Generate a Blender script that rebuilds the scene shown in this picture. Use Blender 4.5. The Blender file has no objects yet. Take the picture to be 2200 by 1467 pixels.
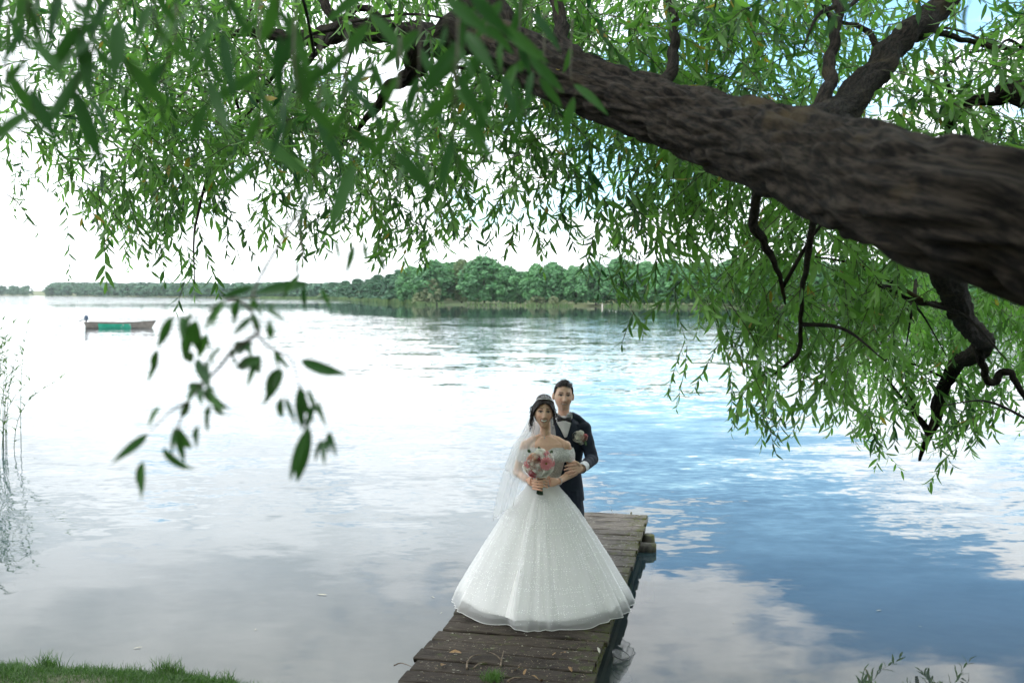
import bpy, math, random
import numpy as np
from mathutils import Vector, Matrix, Quaternion
from mathutils.bvhtree import BVHTree

random.seed(7)
RNG = np.random.default_rng(11)
S = bpy.context.scene
COL = S.collection
R = math.radians
PI = math.pi

# ------------------------------------------------------------------ camera
FPX = 2139.0                      # focal length in photo pixels (35 mm lens, 36 mm film, 2200 px)
CAMZ = 2.76                       # eye height above the lake
PITCH = math.atan((733.5 - 630.0) / FPX)
cam_data = bpy.data.cameras.new('camera')
cam = bpy.data.objects.new('camera', cam_data)
COL.objects.link(cam)
cam.location = (0, 0, CAMZ)
cam.rotation_euler = (PI / 2 - PITCH, 0, 0)
cam_data.lens = 35.0
cam_data.sensor_width = 36.0
cam_data.clip_start = 0.05
cam_data.clip_end = 20000.0
cam_data.dof.use_dof = True
cam_data.dof.focus_distance = 8.25
cam_data.dof.aperture_fstop = 2.8
S.camera = cam

# ------------------------------------------------------------------ world
SUN_AZ, SUN_EL = R(-105.0), R(50.0)      # azimuth from +Y towards +X
world = bpy.data.worlds.new('World')
S.world = world
world.use_nodes = True
def build_world():
    nt = world.node_tree
    N, L = nt.nodes, nt.links
    N.clear()
    out = N.new('ShaderNodeOutputWorld')
    bg = N.new('ShaderNodeBackground')
    L.new(bg.outputs[0], out.inputs[0])
    sky = N.new('ShaderNodeTexSky')
    sky.sky_type = 'NISHITA'
    sky.sun_disc = False
    sky.sun_elevation = SUN_EL
    sky.sun_rotation = SUN_AZ
    sky.air_density = 1.0
    sky.dust_density = 0.6
    sky.ozone_density = 1.6
    tc = N.new('ShaderNodeTexCoord')
    sep = N.new('ShaderNodeSeparateXYZ')
    L.new(tc.outputs['Generated'], sep.inputs[0])
    def m(op, a, b=None, clamp=False):
        n = N.new('ShaderNodeMath'); n.operation = op; n.use_clamp = clamp
        for i, v in enumerate((a, b)):
            if v is None: continue
            if isinstance(v, (int, float)): n.inputs[i].default_value = v
            else: L.new(v, n.inputs[i])
        return n.outputs[0]
    def smooth(v, a, b):
        n = N.new('ShaderNodeMapRange'); n.interpolation_type = 'SMOOTHSTEP'
        L.new(v, n.inputs[0]); n.inputs[1].default_value = a; n.inputs[2].default_value = b
        return n.outputs[0]
    x, y, z = sep.outputs
    # cloud layer: a flat deck seen in perspective
    zz = m('ADD', m('MAXIMUM', z, 0.0), 0.16)
    comb = N.new('ShaderNodeCombineXYZ')
    L.new(m('DIVIDE', x, zz), comb.inputs[0]); L.new(m('DIVIDE', y, zz), comb.inputs[1])
    n1 = N.new('ShaderNodeTexNoise'); n1.inputs['Scale'].default_value = 1.35
    n1.inputs['Detail'].default_value = 7; n1.inputs['Roughness'].default_value = 0.55
    n1.inputs['Distortion'].default_value = 0.5
    L.new(comb.outputs[0], n1.inputs['Vector'])
    n2 = N.new('ShaderNodeTexNoise'); n2.inputs['Scale'].default_value = 2.3
    n2.inputs['Detail'].default_value = 5
    off = N.new('ShaderNodeVectorMath'); off.operation = 'ADD'
    off.inputs[1].default_value = (3.7, 9.1, 0)
    L.new(comb.outputs[0], off.inputs[0]); L.new(off.outputs[0], n2.inputs['Vector'])
    # the long break in the clouds that runs up to the right
    ys = m('MAXIMUM', y, 0.05)
    u = m('DIVIDE', x, ys); v = m('DIVIDE', z, ys)
    line = m('ADD', 0.150, m('MULTIPLY', m('SUBTRACT', u, 0.093), 0.43))
    d = m('DIVIDE', m('SUBTRACT', v, line), 0.088)
    band = m('POWER', 2.718, m('MULTIPLY', m('MULTIPLY', d, d), -1.0))
    band = m('MULTIPLY', band, smooth(u, -0.01, 0.13))
    band = m('MULTIPLY', band, smooth(y, 0.05, 0.3))
    n_mid = N.new('ShaderNodeTexNoise'); n_mid.inputs['Scale'].default_value = 5.5
    n_mid.inputs['Detail'].default_value = 6; n_mid.inputs['Roughness'].default_value = 0.6
    L.new(comb.outputs[0], n_mid.inputs['Vector'])
    cover = m('ADD', n1.outputs[0], 0.10)
    cover = m('SUBTRACT', cover, m('MULTIPLY', band, 0.46))
    cover = m('ADD', cover, m('MULTIPLY', m('SUBTRACT', n_mid.outputs[0], 0.5), 0.55))
    cover = m('ADD', cover, m('MULTIPLY', m('SUBTRACT', 1.0, smooth(z, 0.0, 0.09)), 0.12))
    mask = smooth(cover, 0.33, 0.58)
    cr = N.new('ShaderNodeMix'); cr.data_type = 'RGBA'
    tone = m('ADD', m('MULTIPLY', n2.outputs[0], 0.6), m('MULTIPLY', n_mid.outputs[0], 0.4))
    L.new(smooth(tone, 0.36, 0.60), cr.inputs[0])
    cr.inputs[6].default_value = (9.4, 10.0, 10.5, 1)
    cr.inputs[7].default_value = (13.0, 13.4, 13.7, 1)
    mix = N.new('ShaderNodeMix'); mix.data_type = 'RGBA'
    L.new(mask, mix.inputs[0])
    blue = N.new('ShaderNodeMix'); blue.data_type = 'RGBA'; blue.blend_type = 'MULTIPLY'
    blue.inputs[0].default_value = 1.0
    blue.inputs[7].default_value = BLUE_GAIN
    L.new(sky.outputs[0], blue.inputs[6])
    L.new(blue.outputs[2], mix.inputs[6]); L.new(cr.outputs[2], mix.inputs[7])
    L.new(mix.outputs[2], bg.inputs[0])
    bg.inputs[1].default_value = SKY_STRENGTH
BLUE_GAIN = (1.4, 1.72, 1.8, 1)
SKY_STRENGTH = 0.12
build_world()

# ------------------------------------------------------------------ sun and exposure
sun_data = bpy.data.lights.new('sun', 'SUN')
sun_data.energy = 1.5
sun_data.angle = R(10)
sun_data.color = (1.0, 0.96, 0.9)
sun = bpy.data.objects.new('sun', sun_data)
COL.objects.link(sun)
_sd = Vector((math.sin(SUN_AZ) * math.cos(SUN_EL), math.cos(SUN_AZ) * math.cos(SUN_EL), math.sin(SUN_EL)))
sun.rotation_euler = (-_sd).to_track_quat('-Z', 'Y').to_euler()
S.view_settings.view_transform = 'Standard'
S.view_settings.look = 'None'
S.view_settings.exposure = 0.75
S.view_settings.gamma = 1.0
S.view_settings.use_curve_mapping = False
S.render.engine = 'CYCLES'
S.cycles.use_denoising = True
S.cycles.denoiser = 'OPENIMAGEDENOISE'
S.cycles.use_adaptive_sampling = True
S.cycles.adaptive_threshold = 0.015
S.cycles.max_bounces = 8
S.cycles.transparent_max_bounces = 24
S.cycles.caustics_reflective = False
S.cycles.caustics_refractive = False
S.cycles.sample_clamp_indirect = 6.0

# ------------------------------------------------------------------ helpers
def P(px, py, d):
    """world point on the photo's ray (px, py) at distance d along +Y"""
    a = (px - 1100.0) / FPX
    b = (733.5 - py) / FPX
    cp, sp = math.cos(PITCH), math.sin(PITCH)
    dy = cp + b * sp
    dz = -sp + b * cp
    k = d / dy
    return Vector((a * k, d, CAMZ + dz * k))

def W(px, py, z=0.0):
    """world point on the photo's ray at height z"""
    q = P(px, py, 1.0)
    t = (z - CAMZ) / (q.z - CAMZ)
    return Vector((q.x * t, t, z))

def sstep(a, b, x):
    t = np.clip((np.asarray(x, float) - a) / (b - a), 0, 1)
    return t * t * (3 - 2 * t)

def tag(o, label=None, cat=None, group=None, kind=None):
    if label: o['label'] = label
    if cat: o['category'] = cat
    if group: o['group'] = group
    if kind: o['kind'] = kind
    return o

def empty(name, loc, label=None, cat=None, group=None):
    o = bpy.data.objects.new(name, None)
    o.empty_display_size = 0.1
    COL.objects.link(o)
    o.location = loc
    return tag(o, label, cat, group)

def origin(o):
    p = Vector((0, 0, 0))
    while o is not None:
        p = p + o.location
        o = o.parent
    return p

def link(name, me, parent=None, loc=None):
    o = bpy.data.objects.new(name, me)
    COL.objects.link(o)
    if parent is not None: o.parent = parent
    if loc is not None: o.location = loc
    return o

class MB:
    """collects shapes in world space, builds one mesh object"""
    def __init__(self):
        self.v = []; self.f = []; self.mi = []; self.n = 0
    def add(self, verts, faces, mi=0):
        self.v.append(np.asarray(verts, float).reshape(-1, 3))
        for f in faces:
            self.f.append([i + self.n for i in f]); self.mi.append(mi)
        self.n += len(self.v[-1])
        return self
    def box(self, c, s, rot=None, mi=0, taper=1.0):
        c = Vector(c); hx, hy, hz = [k / 2 for k in s]
        vs = []
        for z, k in ((-hz, 1.0), (hz, taper)):
            for x, y in ((-hx, -hy), (hx, -hy), (hx, hy), (-hx, hy)):
                p = Vector((x * k, y * k, z))
                if rot is not None: p = rot @ p
                vs.append(c + p)
        self.add(vs, [(3, 2, 1, 0), (4, 5, 6, 7), (0, 1, 5, 4), (1, 2, 6, 5), (2, 3, 7, 6), (3, 0, 4, 7)], mi)
        return self
    def tube(self, pts, rad, n=8, cap=True, mi=0, up=None):
        v, f = tube(pts, rad, n, cap, up)
        return self.add(v, f, mi)
    def ell(self, c, r, rot=None, nu=16, nv=12, mi=0):
        v, f = ellipsoid(c, r, rot, nu, nv)
        return self.add(v, f, mi)
    def build(self, name, mats, parent=None, smooth=True, local=True):
        me = bpy.data.meshes.new(name)
        V = np.concatenate(self.v) if self.v else np.zeros((0, 3))
        if parent is not None and local: V = V - np.array(origin(parent))
        me.from_pydata(V.tolist(), [], self.f)
        if not isinstance(mats, (list, tuple)): mats = [mats]
        for m_ in mats: me.materials.append(m_)
        if len(mats) > 1: me.polygons.foreach_set('material_index', self.mi)
        if smooth: me.polygons.foreach_set('use_smooth', [True] * len(me.polygons))
        me.update()
        return link(name, me, parent)

def tube(pts, rad, n=8, cap=True, up=None):
    pts = [Vector(p) for p in pts]
    m = len(pts)
    if isinstance(rad, (int, float)): rad = [rad] * m
    T = []
    for i in range(m):
        a = pts[max(i - 1, 0)]; b = pts[min(i + 1, m - 1)]
        t = (b - a)
        T.append(t.normalized() if t.length > 1e-9 else Vector((0, 0, 1)))
    u = Vector(up) if up is not None else (Vector((0, 0, 1)) if abs(T[0].z) < 0.9 else Vector((1, 0, 0)))
    vs = []
    x = None
    for i in range(m):
        if x is None or up is not None:
            x = (u - T[i] * u.dot(T[i])).normalized()
        else:
            x = (x - T[i] * x.dot(T[i])).normalized()
        y = T[i].cross(x)
        r = rad[i]
        rx, ry = (r if isinstance(r, (tuple, list)) else (r, r))
        for k in range(n):
            a = 2 * PI * k / n
            vs.append(pts[i] + x * (rx * math.cos(a)) + y * (ry * math.sin(a)))
    fs = []
    for i in range(m - 1):
        for k in range(n):
            k2 = (k + 1) % n
            fs.append((i * n + k, i * n + k2, (i + 1) * n + k2, (i + 1) * n + k))
    if cap:
        fs.append(tuple(range(n - 1, -1, -1)))
        fs.append(tuple((m - 1) * n + k for k in range(n)))
    return vs, fs

def ellipsoid(c, r, rot=None, nu=16, nv=12):
    c = Vector(c); r = (r, r, r) if isinstance(r, (int, float)) else r
    vs = [Vector((0, 0, -r[2]))]
    for j in range(1, nv):
        ph = -PI / 2 + PI * j / nv
        for i in range(nu):
            th = 2 * PI * i / nu
            vs.append(Vector((r[0] * math.cos(ph) * math.cos(th), r[1] * math.cos(ph) * math.sin(th), r[2] * math.sin(ph))))
    vs.append(Vector((0, 0, r[2])))
    fs = []
    for i in range(nu):
        fs.append((0, 1 + (i + 1) % nu, 1 + i))
    for j in range(nv - 2):
        for i in range(nu):
            a = 1 + j * nu + i; b = 1 + j * nu + (i + 1) % nu
            fs.append((a, b, b + nu, a + nu))
    top = len(vs) - 1; base = 1 + (nv - 2) * nu
    for i in range(nu):
        fs.append((base + i, base + (i + 1) % nu, top))
    if rot is not None: vs = [rot @ v for v in vs]
    return [v + c for v in vs], fs

def spline(pts, n):
    """Catmull-Rom through pts (any dimension), n samples"""
    p = np.asarray([list(q) for q in pts], float)
    m = len(p)
    p = np.vstack([2 * p[0] - p[1], p, 2 * p[-1] - p[-2]])
    out = []
    for t in np.linspace(0, m - 1 - 1e-9, n):
        i = int(t); f = t - i
        a, b, c, d = p[i], p[i + 1], p[i + 2], p[i + 3]
        out.append(0.5 * ((2 * b) + (c - a) * f + (2 * a - 5 * b + 4 * c - d) * f * f + (3 * b - a - 3 * c + d) * f ** 3))
    return np.array(out)

def np_mesh(name, V, quads=None, tris=None, mat=None, parent=None, attr=None, smooth=False):
    """fast mesh from numpy arrays; attr: per-vertex float called 'tint'"""
    me = bpy.data.meshes.new(name)
    V = np.asarray(V, np.float32)
    if parent is not None: V = V - np.array(origin(parent), np.float32)
    nq = 0 if quads is None else len(quads)
    ntr = 0 if tris is None else len(tris)
    loops = np.concatenate([a.ravel() for a in ([quads] if nq else []) + ([tris] if ntr else [])]).astype(np.int32)
    starts = np.concatenate([np.arange(nq) * 4, nq * 4 + np.arange(ntr) * 3]).astype(np.int32)
    me.vertices.add(len(V)); me.vertices.foreach_set('co', V.ravel())
    me.loops.add(len(loops)); me.loops.foreach_set('vertex_index', loops)
    me.polygons.add(nq + ntr); me.polygons.foreach_set('loop_start', starts)
    if smooth: me.polygons.foreach_set('use_smooth', np.ones(nq + ntr, bool))
    me.update(calc_edges=True)
    if attr is not None:
        a = me.attributes.new('tint', 'FLOAT', 'POINT')
        a.data.foreach_set('value', np.asarray(attr, np.float32))
    if mat: me.materials.append(mat)
    return link(name, me, parent)

# ------------------------------------------------------------------ materials
def new_mat(name):
    m = bpy.data.materials.new(name); m.use_nodes = True
    nt = m.node_tree
    return m, nt.nodes, nt.links, nt.nodes['Principled BSDF']

def rgba(c): return (c[0], c[1], c[2], 1.0)

def plain(name, c, rough=0.6, metal=0.0, spec=0.5, sss=0.0, alpha=1.0, sheen=0.0, emit=None):
    m, N, L, b = new_mat(name)
    b.inputs['Base Color'].default_value = rgba(c)
    b.inputs['Roughness'].default_value = rough
    b.inputs['Metallic'].default_value = metal
    b.inputs['Specular IOR Level'].default_value = spec
    b.inputs['Alpha'].default_value = alpha
    if sss:
        b.inputs['Subsurface Weight'].default_value = sss
        b.inputs['Subsurface Radius'].default_value = (0.02, 0.008, 0.005)
        b.inputs['Subsurface Scale'].default_value = 0.5
    if sheen: b.inputs['Sheen Weight'].default_value = sheen
    return m

def noisy(name, c1, c2, scale=8.0, rough=0.7, bump=0.0, bscale=None, stretch=(1, 1, 1), detail=6, lo=0.35, hi=0.65,
          spec=0.4, c3=None, s3=2.0, bdist=0.02, lo3=0.5, hi3=0.62, objrand=0.0, coord='Object'):
    m, N, L, b = new_mat(name)
    tc = N.new('ShaderNodeTexCoord')
    src = tc.outputs[coord]
    if objrand:
        oi = N.new('ShaderNodeObjectInfo')
        ad = N.new('ShaderNodeVectorMath'); ad.operation = 'MULTIPLY_ADD'
        L.new(oi.outputs['Random'], ad.inputs[0]); ad.inputs[1].default_value = (37, 53, 71)
        L.new(src, ad.inputs[2]); src = ad.outputs[0]
    mp = N.new('ShaderNodeMapping'); mp.inputs['Scale'].default_value = stretch
    L.new(src, mp.inputs[0])
    n = N.new('ShaderNodeTexNoise'); n.inputs['Scale'].default_value = scale; n.inputs['Detail'].default_value = detail
    n.inputs['Roughness'].default_value = 0.6
    L.new(mp.outputs[0], n.inputs['Vector'])
    r = N.new('ShaderNodeMapRange'); r.inputs[1].default_value = lo; r.inputs[2].default_value = hi
    L.new(n.outputs[0], r.inputs[0])
    mx = N.new('ShaderNodeMix'); mx.data_type = 'RGBA'
    L.new(r.outputs[0], mx.inputs[0]); mx.inputs[6].default_value = rgba(c1); mx.inputs[7].default_value = rgba(c2)
    col = mx.outputs[2]
    if c3 is not None:
        n3 = N.new('ShaderNodeTexNoise'); n3.inputs['Scale'].default_value = s3; n3.inputs['Detail'].default_value = 8
        n3.inputs['Roughness'].default_value = 0.7
        L.new(src, n3.inputs['Vector'])
        r3 = N.new('ShaderNodeMapRange'); r3.inputs[1].default_value = lo3; r3.inputs[2].default_value = hi3
        L.new(n3.outputs[0], r3.inputs[0])
        m3 = N.new('ShaderNodeMix'); m3.data_type = 'RGBA'
        L.new(r3.outputs[0], m3.inputs[0]); L.new(col, m3.inputs[6]); m3.inputs[7].default_value = rgba(c3)
        col = m3.outputs[2]
    if objrand:
        hs = N.new('ShaderNodeHueSaturation')
        mr = N.new('ShaderNodeMapRange'); mr.inputs[3].default_value = 1 - objrand; mr.inputs[4].default_value = 1 + objrand
        L.new(oi.outputs['Random'], mr.inputs[0]); L.new(mr.outputs[0], hs.inputs['Value'])
        L.new(col, hs.inputs['Color']); col = hs.outputs[0]
    L.new(col, b.inputs['Base Color'])
    b.inputs['Roughness'].default_value = rough
    b.inputs['Specular IOR Level'].default_value = spec
    if bump:
        bn = N.new('ShaderNodeTexNoise'); bn.inputs['Scale'].default_value = bscale or scale * 2; bn.inputs['Detail'].default_value = 8
        L.new(mp.outputs[0], bn.inputs['Vector'])
        bp = N.new('ShaderNodeBump'); bp.inputs['Strength'].default_value = bump; bp.inputs['Distance'].default_value = bdist
        L.new(bn.outputs[0], bp.inputs['Height']); L.new(bp.outputs[0], b.inputs['Normal'])
    return m

def leafy(name, dark, light, trans=0.35, rough=0.45, tcol=None, objvar=0.0, spec=0.4):
    """foliage: colour runs dark to light with the 'tint' attribute; part of the light passes through"""
    m, N, L, b = new_mat(name)
    at = N.new('ShaderNodeAttribute'); at.attribute_name = 'tint'
    fac = at.outputs['Fac']
    if objvar:
        oi = N.new('ShaderNodeObjectInfo')
        mm = N.new('ShaderNodeMath'); mm.operation = 'MULTIPLY_ADD'
        L.new(oi.outputs['Random'], mm.inputs[0]); mm.inputs[1].default_value = objvar
        L.new(fac, mm.inputs[2]); fac = mm.outputs[0]
    mx = N.new('ShaderNodeMix'); mx.data_type = 'RGBA'; mx.clamp_factor = True
    L.new(fac, mx.inputs[0]); mx.inputs[6].default_value = rgba(dark); mx.inputs[7].default_value = rgba(light)
    old = N.new('ShaderNodeMix'); old.data_type = 'RGBA'            # tint above 1.5 marks a yellowed leaf
    gt = N.new('ShaderNodeMath'); gt.operation = 'GREATER_THAN'; gt.inputs[1].default_value = 1.5; L.new(at.outputs['Fac'], gt.inputs[0])
    L.new(gt.outputs[0], old.inputs[0]); L.new(mx.outputs[2], old.inputs[6]); old.inputs[7].default_value = (0.30, 0.22, 0.05, 1)
    mx = old
    L.new(mx.outputs[2], b.inputs['Base Color'])
    b.inputs['Roughness'].default_value = rough
    b.inputs['Specular IOR Level'].default_value = spec
    if trans:
        tr = N.new('ShaderNodeBsdfTranslucent')
        tm = N.new('ShaderNodeMix'); tm.data_type = 'RGBA'; tm.blend_type = 'MULTIPLY'; tm.inputs[0].default_value = 1.0
        L.new(mx.outputs[2], tm.inputs[6]); tm.inputs[7].default_value = rgba(tcol or (1.3, 1.6, 0.7))
        L.new(tm.outputs[2], tr.inputs['Color'])
        ms = N.new('ShaderNodeMixShader'); ms.inputs[0].default_value = trans
        L.new(b.outputs[0], ms.inputs[1]); L.new(tr.outputs[0], ms.inputs[2])
        L.new(ms.outputs[0], N['Material Output'].inputs['Surface'])
    return m
# ================================================================== SETTING
def shore_y(x):
    return np.interp(x, [-40, -14, -9, -6, -3.65, -2.6, -1.95, -1.45, -0.9, 0.4, 2.5, 6, 10, 16, 30, 60],
                        [30, 20, 13, 8.2, 7.14, 7.0, 6.86, 6.45, 6.1, 5.9, 5.6, 5.0, 5.5, 8, 20, 40])

def hash_noise(x, y, k=0):
    return (np.sin(x * 1.7 + 3.1 * k) * np.cos(y * 1.3 - 1.7 * k) + 0.6 * np.sin(x * 3.9 + y * 2.7 + k) +
            0.35 * np.sin(x * 9.1 - y * 7.3 + 2 * k) + 0.2 * np.sin(x * 17.0 + y * 21.0 + k))

def make_bank():
    xs = np.concatenate([np.linspace(-60, -8, 27)[:-1], np.linspace(-8, 8, 129), np.linspace(8, 60, 27)[1:]])
    ys = np.concatenate([np.linspace(-60, -4, 15)[:-1], np.linspace(-4, 9, 105), np.linspace(9, 45, 37)[1:]])
    X, Y = np.meshgrid(xs, ys)
    s = shore_y(X) - Y
    land = 0.07 * sstep(-0.1, 0.25, s) + 0.165 * np.maximum(s, 0) + 0.012 * hash_noise(X * 2.2, Y * 2.2) * sstep(0, 0.5, s)
    land = np.where(s > 7, 0.07 + 0.165 * 7 + 0.05 * (s - 7), land)
    bed = -0.10 * np.maximum(-s, 0) - 0.004 * np.maximum(-s, 0) ** 2 + 0.008 * hash_noise(X, Y, 2)
    Z = np.where(s > 0, land, np.maximum(bed, -2.5))
    V = np.stack([X, Y, Z], -1).reshape(-1, 3)
    nx = len(xs); ny = len(ys)
    i = np.arange(ny - 1)[:, None] * nx + np.arange(nx - 1)[None, :]
    Q = np.stack([i, i + 1, i + nx + 1, i + nx], -1).reshape(-1, 4)
    mat, N, L, b = new_mat('bank_soil_and_silt')
    g = N.new('ShaderNodeNewGeometry'); sp = N.new('ShaderNodeSeparateXYZ'); L.new(g.outputs['Position'], sp.inputs[0])
    n = N.new('ShaderNodeTexNoise'); n.inputs['Scale'].default_value = 3.0; n.inputs['Detail'].default_value = 9
    L.new(g.outputs['Position'], n.inputs['Vector'])
    soil = N.new('ShaderNodeMix'); soil.data_type = 'RGBA'
    L.new(n.outputs[0], soil.inputs[0]); soil.inputs[6].default_value = (0.035, 0.045, 0.018, 1); soil.inputs[7].default_value = (0.10, 0.085, 0.055, 1)
    silt = N.new('ShaderNodeMix'); silt.data_type = 'RGBA'
    L.new(n.outputs[0], silt.inputs[0]); silt.inputs[6].default_value = (0.16, 0.145, 0.12, 1); silt.inputs[7].default_value = (0.34, 0.32, 0.28, 1)
    mr = N.new('ShaderNodeMapRange'); L.new(sp.outputs[2], mr.inputs[0]); mr.inputs[1].default_value = -0.03; mr.inputs[2].default_value = 0.04
    mx = N.new('ShaderNodeMix'); mx.data_type = 'RGBA'
    L.new(mr.outputs[0], mx.inputs[0]); L.new(silt.outputs[2], mx.inputs[6]); L.new(soil.outputs[2], mx.inputs[7])
    L.new(mx.outputs[2], b.inputs['Base Color']); b.inputs['Roughness'].default_value = 0.9
    o = np_mesh('bank_and_lake_bed', V, quads=Q, mat=mat, smooth=True)
    tag(o, kind='structure', label='grassy lake bank sloping down to pale silt under the shallow water')
make_bank()

def make_water():
    mat, N, L, b = new_mat('lake_water')
    N.remove(b)
    out = N['Material Output']
    g = N.new('ShaderNodeNewGeometry'); sp = N.new('ShaderNodeSeparateXYZ'); L.new(g.outputs['Position'], sp.inputs[0])
    def m(op, a, b_=None, clamp=False):
        n = N.new('ShaderNodeMath'); n.operation = op; n.use_clamp = clamp
        for i, v in enumerate((a, b_)):
            if v is None: continue
            if isinstance(v, (int, float)): n.inputs[i].default_value = v
            else: L.new(v, n.inputs[i])
        return n.outputs[0]
    def mr(v, a, b_, c=0.0, d=1.0):
        n = N.new('ShaderNodeMapRange'); n.interpolation_type = 'SMOOTHSTEP'
        L.new(v, n.inputs[0]); n.inputs[1].default_value = a; n.inputs[2].default_value = b_
        n.inputs[3].default_value = c; n.inputs[4].default_value = d
        return n.outputs[0]
    X, Y, Z = sp.outputs
    def slopes(scale, stretch, detail, dist=0.0, rough=0.5, rot=0.0):
        mp = N.new('ShaderNodeMapping'); mp.inputs['Scale'].default_value = stretch; mp.inputs['Rotation'].default_value = (0, 0, rot)
        L.new(g.outputs['Position'], mp.inputs[0])
        n = N.new('ShaderNodeTexNoise'); n.inputs['Scale'].default_value = scale; n.inputs['Detail'].default_value = detail
        n.inputs['Distortion'].default_value = dist; n.inputs['Roughness'].default_value = rough
        L.new(mp.outputs[0], n.inputs['Vector'])
        s = N.new('ShaderNodeVectorMath'); s.operation = 'SUBTRACT'; s.inputs[1].default_value = (0.5, 0.5, 0.5)
        L.new(n.outputs['Color'], s.inputs[0])
        return s.outputs[0]
    def scale(v, k):
        n = N.new('ShaderNodeVectorMath'); n.operation = 'SCALE'; L.new(v, n.inputs[0])
        if isinstance(k, (int, float)): n.inputs['Scale'].default_value = k
        else: L.new(k, n.inputs['Scale'])
        return n.outputs[0]
    def addv(a, b_):
        n = N.new('ShaderNodeVectorMath'); n.operation = 'ADD'; L.new(a, n.inputs[0]); L.new(b_, n.inputs[1]); return n.outputs[0]
    # patches of breeze: big soft noise, more of it in the open, none in the lee of the wood and by the bank
    mpb = N.new('ShaderNodeMapping'); mpb.inputs['Scale'].default_value = (0.07, 0.10, 1)
    L.new(g.outputs['Position'], mpb.inputs[0])
    br = N.new('ShaderNodeTexNoise'); br.inputs['Scale'].default_value = 1.0; br.inputs['Detail'].default_value = 3
    L.new(mpb.outputs[0], br.inputs['Vector'])
    breeze = mr(br.outputs[0], 0.34, 0.66)
    near = mr(Y, 7.5, 14.0)
    open_ = m('SUBTRACT', 1.0, mr(Y, 105.0, 128.0))
    leeL = mr(Y, 230.0, 320.0)
    far = m('MAXIMUM', open_, leeL)
    w_long = scale(slopes(0.75, (0.55, 1.0, 1), 1.5, 0.6, rot=0.25), m('ADD', 0.035, m('MULTIPLY', near, 0.05)))
    w_mid = scale(slopes(2.6, (0.5, 1.0, 1), 2.0, 0.4, rot=-0.2), m('ADD', 0.016, m('MULTIPLY', m('MULTIPLY', near, m('ADD', breeze, 0.25)), 0.10)))
    w_fine = scale(slopes(9.0, (0.55, 1.0, 1), 2.0, 0.2, rot=-0.15), m('ADD', mr(Y, 25.0, 60.0, 0.006, 0.10), m('MULTIPLY', m('MULTIPLY', near, m('ADD', breeze, 0.25)), 0.10)))
    sl = addv(addv(w_long, w_mid), w_fine)
    sl = scale(sl, m('ADD', 0.10, m('MULTIPLY', far, 0.90)))
    fl = N.new('ShaderNodeVectorMath'); fl.operation = 'MULTIPLY_ADD'
    L.new(sl, fl.inputs[0]); fl.inputs[1].default_value = (1, 1, 0); fl.inputs[2].default_value = (0, 0, 1)
    nn = N.new('ShaderNodeVectorMath'); nn.operation = 'NORMALIZE'; L.new(fl.outputs[0], nn.inputs[0])
    NRM = nn.outputs[0]
    fr = N.new('ShaderNodeFresnel'); fr.inputs['IOR'].default_value = 1.333; L.new(NRM, fr.inputs['Normal'])
    gl = N.new('ShaderNodeBsdfGlossy'); gl.inputs['Roughness'].default_value = 0.015; L.new(NRM, gl.inputs['Normal'])
    gl.inputs['Color'].default_value = (1, 1, 1, 1)
    tr = N.new('ShaderNodeBsdfTransparent'); tr.inputs['Color'].default_value = (0.80, 0.83, 0.80, 1)
    df = N.new('ShaderNodeBsdfDiffuse'); df.inputs['Color'].default_value = (0.030, 0.055, 0.065, 1)
    murk = N.new('ShaderNodeMixShader')
    L.new(mr(Y, 5.2, 13.0, 0.25, 1.0), murk.inputs[0]); L.new(tr.outputs[0], murk.inputs[1]); L.new(df.outputs[0], murk.inputs[2])
    ms = N.new('ShaderNodeMixShader'); L.new(fr.outputs[0], ms.inputs[0]); L.new(murk.outputs[0], ms.inputs[1]); L.new(gl.outputs[0], ms.inputs[2])
    L.new(ms.outputs[0], out.inputs['Surface'])
    me = bpy.data.meshes.new('lake_water')
    E = 6000
    me.from_pydata([(-E, -20, 0), (E, -20, 0), (E, E, 0), (-E, E, 0)], [], [(0, 1, 2, 3)])
    me.materials.append(mat)
    tag(link('lake_water', me), kind='structure', label='calm lake water mirroring white clouds and blue sky')
make_water()

# shoreline beyond the lake: photo column, distance of the waterline
SHX = [-900, -300, 0, 180, 350, 550, 700, 800, 900, 1100, 1300, 1450, 1700, 2000, 2200, 2500, 3000, 4200]
SHD = [1500, 1400, 1283, 980, 738, 560, 480, 330, 240, 222, 208, 198, 180, 150, 128, 96, 62, 34]
def shore_d(px): return np.interp(px, SHX, SHD)
def land_z(px, f):
    """ground height behind the far shoreline; f = distance / shoreline distance"""
    hill = np.interp(px, [-900, 0, 200, 400, 620, 760, 900, 4200], [8, 6, 8, 7, 5, 4, 3, 2])
    return 0.35 * sstep(1.0, 1.01, f) + hill * sstep(1.03, 1.55, f)

def make_far_land():
    pxs = np.linspace(-900, 4200, 171)
    fs = np.array([0.985, 1.0, 1.004, 1.02, 1.06, 1.12, 1.2, 1.3, 1.45, 1.6, 2.0, 3.0])
    V = []
    for px in pxs:
        d = shore_d(px)
        for f in fs:
            z = -0.5 if f < 1 else float(land_z(px, f))
            V.append(((px - 1100) / FPX * d * f, d * f, z))
    V = np.array(V); nf = len(fs)
    i = np.arange(len(pxs) - 1)[:, None] * nf + np.arange(nf - 1)[None, :]
    Q = np.stack([i, i + nf, i + nf + 1, i + 1], -1).reshape(-1, 4)
    mat = noisy('meadow', (0.045, 0.085, 0.028), (0.17, 0.18, 0.08), scale=0.012, rough=0.9, coord='Object', lo=0.4, hi=0.6)
    tag(np_mesh('far_shore_land', V, quads=Q, mat=mat, smooth=True), kind='structure',
        label='low meadows and fields rising behind the far shore')
make_far_land()

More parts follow.
